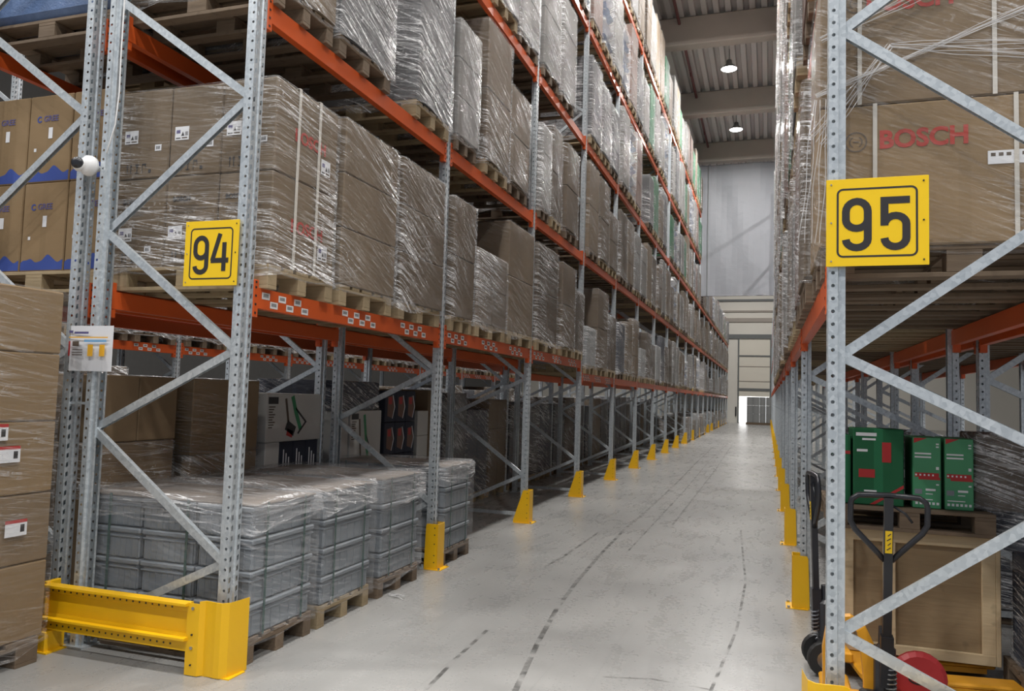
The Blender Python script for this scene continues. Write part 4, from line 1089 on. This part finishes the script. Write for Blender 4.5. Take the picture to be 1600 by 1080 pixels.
# ------------------------------------------------------------------ yellow guards
def guard_mesh(deep, top_d):
    """local: aisle face at x=0, goes to -x; centred on y"""
    mb = MB(); w = .075; t = .006
    for sy_ in (-1, 1):
        yy = sy_ * w; mb.prism([(0, 0), (0, .40), (-top_d, .40), (-top_d - .01, .38), (-deep, .03), (-deep, 0)], 1, yy - t / 2, yy + t / 2, 'yellow')
    mb.box((0, -w, 0), (t, w, .40), 'yellow', .002)
    for zz in (.06, .12, .22, .30, .36): mb.box((-.03, -w - t / 2 - .001, zz), (-.02, -w - t / 2, zz + .01), 'black_print')
    return mb.mesh('guard_shell')
def guard_proto(deep, top_d):
    rt = thing('post_guard', '', 'post guard'); put('shell', guard_mesh(deep, top_d), rt)
    mb = MB(); mb.box((-deep * .9, -.10, 0), (.05, .10, .006), 'yellow')
    for sy_ in (-.09, .09): mb.tube([(.03, sy_, .006), (.03, sy_, .022)], .011, 'steel', 6)
    put('base_plate', mb.mesh('base_plate'), rt); return Proto(rt)
GA, GB_ = guard_proto(.20, .075), guard_proto(.12, .10)
for k in range(1, 20):
    (GB_ if k == 1 else GA).place((XL + .055, Y0 + k * B, 0), 'yellow post guard at the foot of the left row, %s from the end rail' % ORD[k - 1], 'yellow post guards left')
    GB_.place((XR - .055, Y0 + k * B, 0), 'yellow post guard at the foot of the right row, %s past sign 95' % ORD[k - 1], 'yellow post guards right', rot=(0, 0, pi))

def end_guard(loc, flip, lab, ln=1.12):
    rt = thing('end_rail', lab, 'guard rail', loc, (0, 0, 0)); s = -1 if flip else 1   # s=1: aisle corner at +x
    def X(v): return v * s
    def bx(mb, a, b, m, c=.004): mb.box((min(X(a[0]), X(b[0])), a[1], a[2]), (max(X(a[0]), X(b[0])), b[1], b[2]), m, c)
    mb = MB(); prof = [(0, .385), (-.055, .385), (-.055, .372), (-.02, .368), (-.02, .338), (.0, .330), (.0, .215), (-.02, .205), (-.055, .20), (-.055, .188), (-.02, .184), (-.02, .125), (0, .12), (.012, .12), (.012, .385)]
    mb.prism([(a - .02, b) for a, b in prof], 0, min(X(-ln), X(-.12)), max(X(-ln), X(-.12)), 'yellow')
    n = int((ln - .2) / .045)
    for i in range(n):
        for zz in (.352, .155):
            xx = X(-ln + .05 + i * .045); mb.box((xx - .005, -.0412, zz - .005), (xx + .005, -.0405, zz + .005), 'black_print')
    put('rail', mb.mesh('rail'), rt)
    # aisle-side corner guard: folded plate
    mb = MB(); P = [(-.13, -.045), (-.05, -.045), (-.03, -.02), (.02, -.025), (.045, -.03), (.08, -.03), (.11, 0), (.12, .07), (.128, .14)]
    for i in range(len(P) - 1):
        a, b = P[i], P[i + 1]; mb.prism([(X(a[0]), a[1]), (X(b[0]), b[1]), (X(b[0]), b[1] + .006), (X(a[0]), a[1] + .006)], 2, .004, .40 if i > 0 else .385, 'yellow')
    bx(mb, (-.10, -.02, 0), (.14, .12, .006), 'yellow', 0)
    for (xx, zz) in ((-.09, .36), (-.09, .06), (-.09, .15), (-.09, .22)): mb.tube([(X(xx), -.045, zz), (X(xx), -.052, zz)], .009 if zz in (.36, .15) else .005, 'steel' if zz in (.36, .15) else 'black_print', 8)
    put('corner_guard', mb.mesh('corner_guard'), rt)
    mb = MB(); bx(mb, (-ln - .02, -.075, 0), (-ln + .05, .06, .12), 'yellow'); bx(mb, (-ln - .03, -.04, 0), (-ln + .0, .06, .395), 'yellow'); bx(mb, (-ln - .05, -.09, 0), (-ln + .08, .08, .008), 'yellow', 0); put('far_foot', mb.mesh('far_foot'), rt)
    for (a, b) in ((.09, .13), (.05, .02), (-ln - .03, -.07)):
        mb = MB(); mb.tube([(X(a), b, .0), (X(a), b, .03)], .012, 'steel', 6); put('anchor_bolt', mb.mesh('bolt'), rt)
    return rt
end_guard((-2.86, 3.60, 0), False, 'yellow perforated end rail and corner guard below sign 94', 1.14)
end_guard((.28, 3.60, 0), True, 'yellow end rail and corner guard at the base of post 95', 1.10)

# ------------------------------------------------------------------ number signs
def sign(loc, w, h, num, lab):
    rt = thing('number_sign', lab, 'sign', loc); mb = MB(); mb.box((0, 0, 0), (w, .004, h), 'sign_yellow', .001); put('plate', mb.mesh('plate'), rt)
    x0, x1, z0_, z1 = w * .115, w * .885, h * .11, h * .88; rr = .022
    path = arc(x1 - rr, z1 - rr, rr, rr, 0, 90, 5) + arc(x0 + rr, z1 - rr, rr, rr, 90, 180, 5) + arc(x0 + rr, z0_ + rr, rr, rr, 180, 270, 5) + arc(x1 - rr, z0_ + rr, rr, rr, 270, 360, 5)
    mb = MB(); add_stroke(mb, path, .0085, -.0006, 'black_print', True); put('border', mb.mesh('border'), rt)
    sw = w * .078
    def T(pts): return [(w * a, h * b) for a, b in pts]
    def nine(cx):
        rx = .108; return [T([(cx - rx, .305)] + arc(cx, .305, rx, .095, 180, 360, 10) + [(cx + rx, .62)] + arc(cx, .62, rx, .118, 0, 180, 10) + [(cx - rx, .53)]), T([(cx - rx, .56)] + arc(cx, .53, rx, .10, 180, 360, 10) + [(cx + rx, .60)])]
    digs = []
    if num == '95': digs = [nine(.305), [T([(.82, .735), (.575, .735), (.575, .45)]), T([(.575, .48)] + arc(.68, .46, .105, .10, 140, 0, 8) + arc(.68, .31, .105, .10, 0, -180, 10))]]
    else: digs = [nine(.315), [T([(.66, .795), (.53, .38)]), T([(.505, .385), (.83, .385)]), T([(.745, .66), (.745, .22)])]]
    for d_ in digs:
        mb = MB()
        for q, p_ in enumerate(d_): add_stroke(mb, p_, sw, -.0008 - .0002 * q, 'black_print')
        put('numeral', mb.mesh('numeral'), rt)
    for a in (.04, .94):
        for b in (.06, .5, .94):
            mb = MB(); mb.tube([(w * a + .004, 0, h * b), (w * a + .004, -.003, h * b)], .004, 'black_metal' if a > .5 else 'steel', 6); put('rivet', mb.mesh('rivet'), rt)
    return rt
sign((-3.232, 3.655, 2.140), .372, .378, '94', 'yellow sign with black number 94 on the left rack end')
sign((.240, 3.655, 2.170), .408, .388, '95', 'yellow sign with black number 95 on the right rack end')

# notice between the posts, camera and cable
pn = thing('paper_notice', 'white printed notice with two orange blocks hanging between the left posts', 'notice', (-4.05, 3.655, 1.635))
mb = MB(); n = 8
for i in range(n):
    xa_, xb_ = .33 * i / n, .33 * (i + 1) / n; yy = lambda q: .008 * sin(q * 9); mb.face([(xa_ - .02 * 0, yy(xa_), 0), (xb_, yy(xb_), 0), (xb_, yy(xb_), .275), (xa_, yy(xa_), .275)], 'paper')
put('sheet', mb.mesh('sheet'), pn)
mb = MB()
for a, b, m in (((.0, .23), (.03, .245), 'violet_print'), ((.04, .225), (.15, .238), 'violet_print'), ((.0, .20), (.30, .207), 'paper_orange'), ((.12, .175), (.29, .190), 'paper_blue'), ((.15, .09), (.19, .16), 'paper_orange'), ((.24, .09), (.28, .16), 'paper_orange'), ((.03, .15), (.08, .18), 'faint_print'), ((.0, .09), (.012, .18), 'box_red'), ((.03, .11), (.11, .115), 'faint_print'), ((.03, .095), (.11, .10), 'faint_print'), ((.03, .125), (.11, .13), 'faint_print')):
    mb.box((a[0], -.0105, a[1]), (b[0], -.0095, b[1]), m)
put('print', mb.mesh('print'), pn)
ca = thing('security_camera', 'white turret security camera with black lens between the left posts', 'camera', (-3.985, 3.66, 2.90))
mb = MB(); mb.lathe([(.01, .02), (.058, .018), (.064, -.005), (.060, -.03), (.045, -.045), (.01, -.05)], 'white_paint', 24, axis=1); put('housing', mb.mesh('housing', True), ca, (.0, 0, 0), (.0, 0, -.2))
mb = MB(); mb.lathe([(.005, .02), (.036, .01), (.042, -.02), (.034, -.045), (.015, -.055)], 'white_paint', 20, axis=1); put('eyeball', mb.mesh('eyeball', True), ca, (-.045, -.03, .0), (.12, 0, .45))
mb = MB(); mb.lathe([(.004, 0), (.037, -.004), (.032, -.016), (.012, -.022)], 'black_metal', 18, axis=1); put('lens', mb.mesh('lens', True), ca, (-.030, -.068, .004), (.12, 0, .45))
mb = MB(); mb.tube([(-.04, .06, -.0), (.07, .06, 0)], .012, 'galv', 6); mb.tube([(0, .0, 0), (0, .06, 0)], .02, 'white_paint', 8); put('bracket', mb.mesh('bracket'), ca)
mb = MB(); mb.tube([(-3.93, 3.70, 2.92), (-3.85, 3.66, 3.02), (-3.805, 3.655, 3.15), (-3.79, 3.655, 3.35), (-3.80, 3.66, 3.6), (-3.805, 3.665, 4.0), (-3.81, 3.66, 4.6)], .0045, 'white_paint', 6)
thing('camera_cable', 'thin white cable running up the post from the security camera', 'cable', me=mb.mesh('cable', True))
# small stay bar between the two end posts
mb = MB(); mb.bar((-4.06, 3.70, 1.44), (-3.92, 3.70, 1.44), .03, .015, 'galv'); thing('row_spacer', 'short galvanized spacer bar joining the two left end posts', 'spacer bar', me=mb.mesh('spacer'))
mb = MB(); mb.box((-4.00, 3.70, .45), (-3.985, 3.72, 1.36), 'crate_batten', .002); mb.box((-4.02, 3.69, 1.36), (-3.97, 3.73, 1.39), 'steel', .003)
thing('thin_batten', 'thin wooden stick standing between the two left end posts', 'stick', me=mb.mesh('stick'), loc=(0, .06, -.45))

st = put('distant_pallets', FARP.mesh('distant_pallets')); st['kind'] = 'stuff'; st['label'] = 'wooden pallets under the loads far down both rows'; st['category'] = 'pallets'
# carton stack at the far end of the aisle
n_ = 0
for q in range(3):
    for i in range(4):
        n_ += 1; big_carton(-1.40 + .43 * i, -.98 + .43 * i, 57.5, 58.3, .15 + .6 * q, .745 + .6 * q, 'card_white', 'grey carton at the far aisle end, %s from left, %s layer' % (ORD[i], ORD[q]))
mb = MB(); mb.box((-1.45, 57.45, 0), (.35, 58.35, .149), 'wood_old'); thing('wooden_pallet', 'wide low pallet under the far end cartons', 'pallet', me=mb.mesh('pallet'))
# crumpled film scrap on the floor, small yellow tag on beam
mb = MB(); r_ = random.Random(3); pts = [(r_.uniform(-.10, .10), r_.uniform(-.05, .05), r_.uniform(.004, .03)) for _ in range(16)]; mb.tube(pts, .003, 'strap_film', 4)
thing('film_scrap', 'crumpled scrap of clear film on the floor before the third crate load', 'scrap', (-2.66, 5.45, 0), me=mb.mesh('scrap', True))
mb = MB(); mb.box((0, -.15, 0), (.02, .15, .35), 'sign_yellow', .004); thing('level_tag', 'small yellow plate on the left row beam far down the aisle', 'plate', (XL + .01, 31.3, 1.95), me=mb.mesh('tag'))
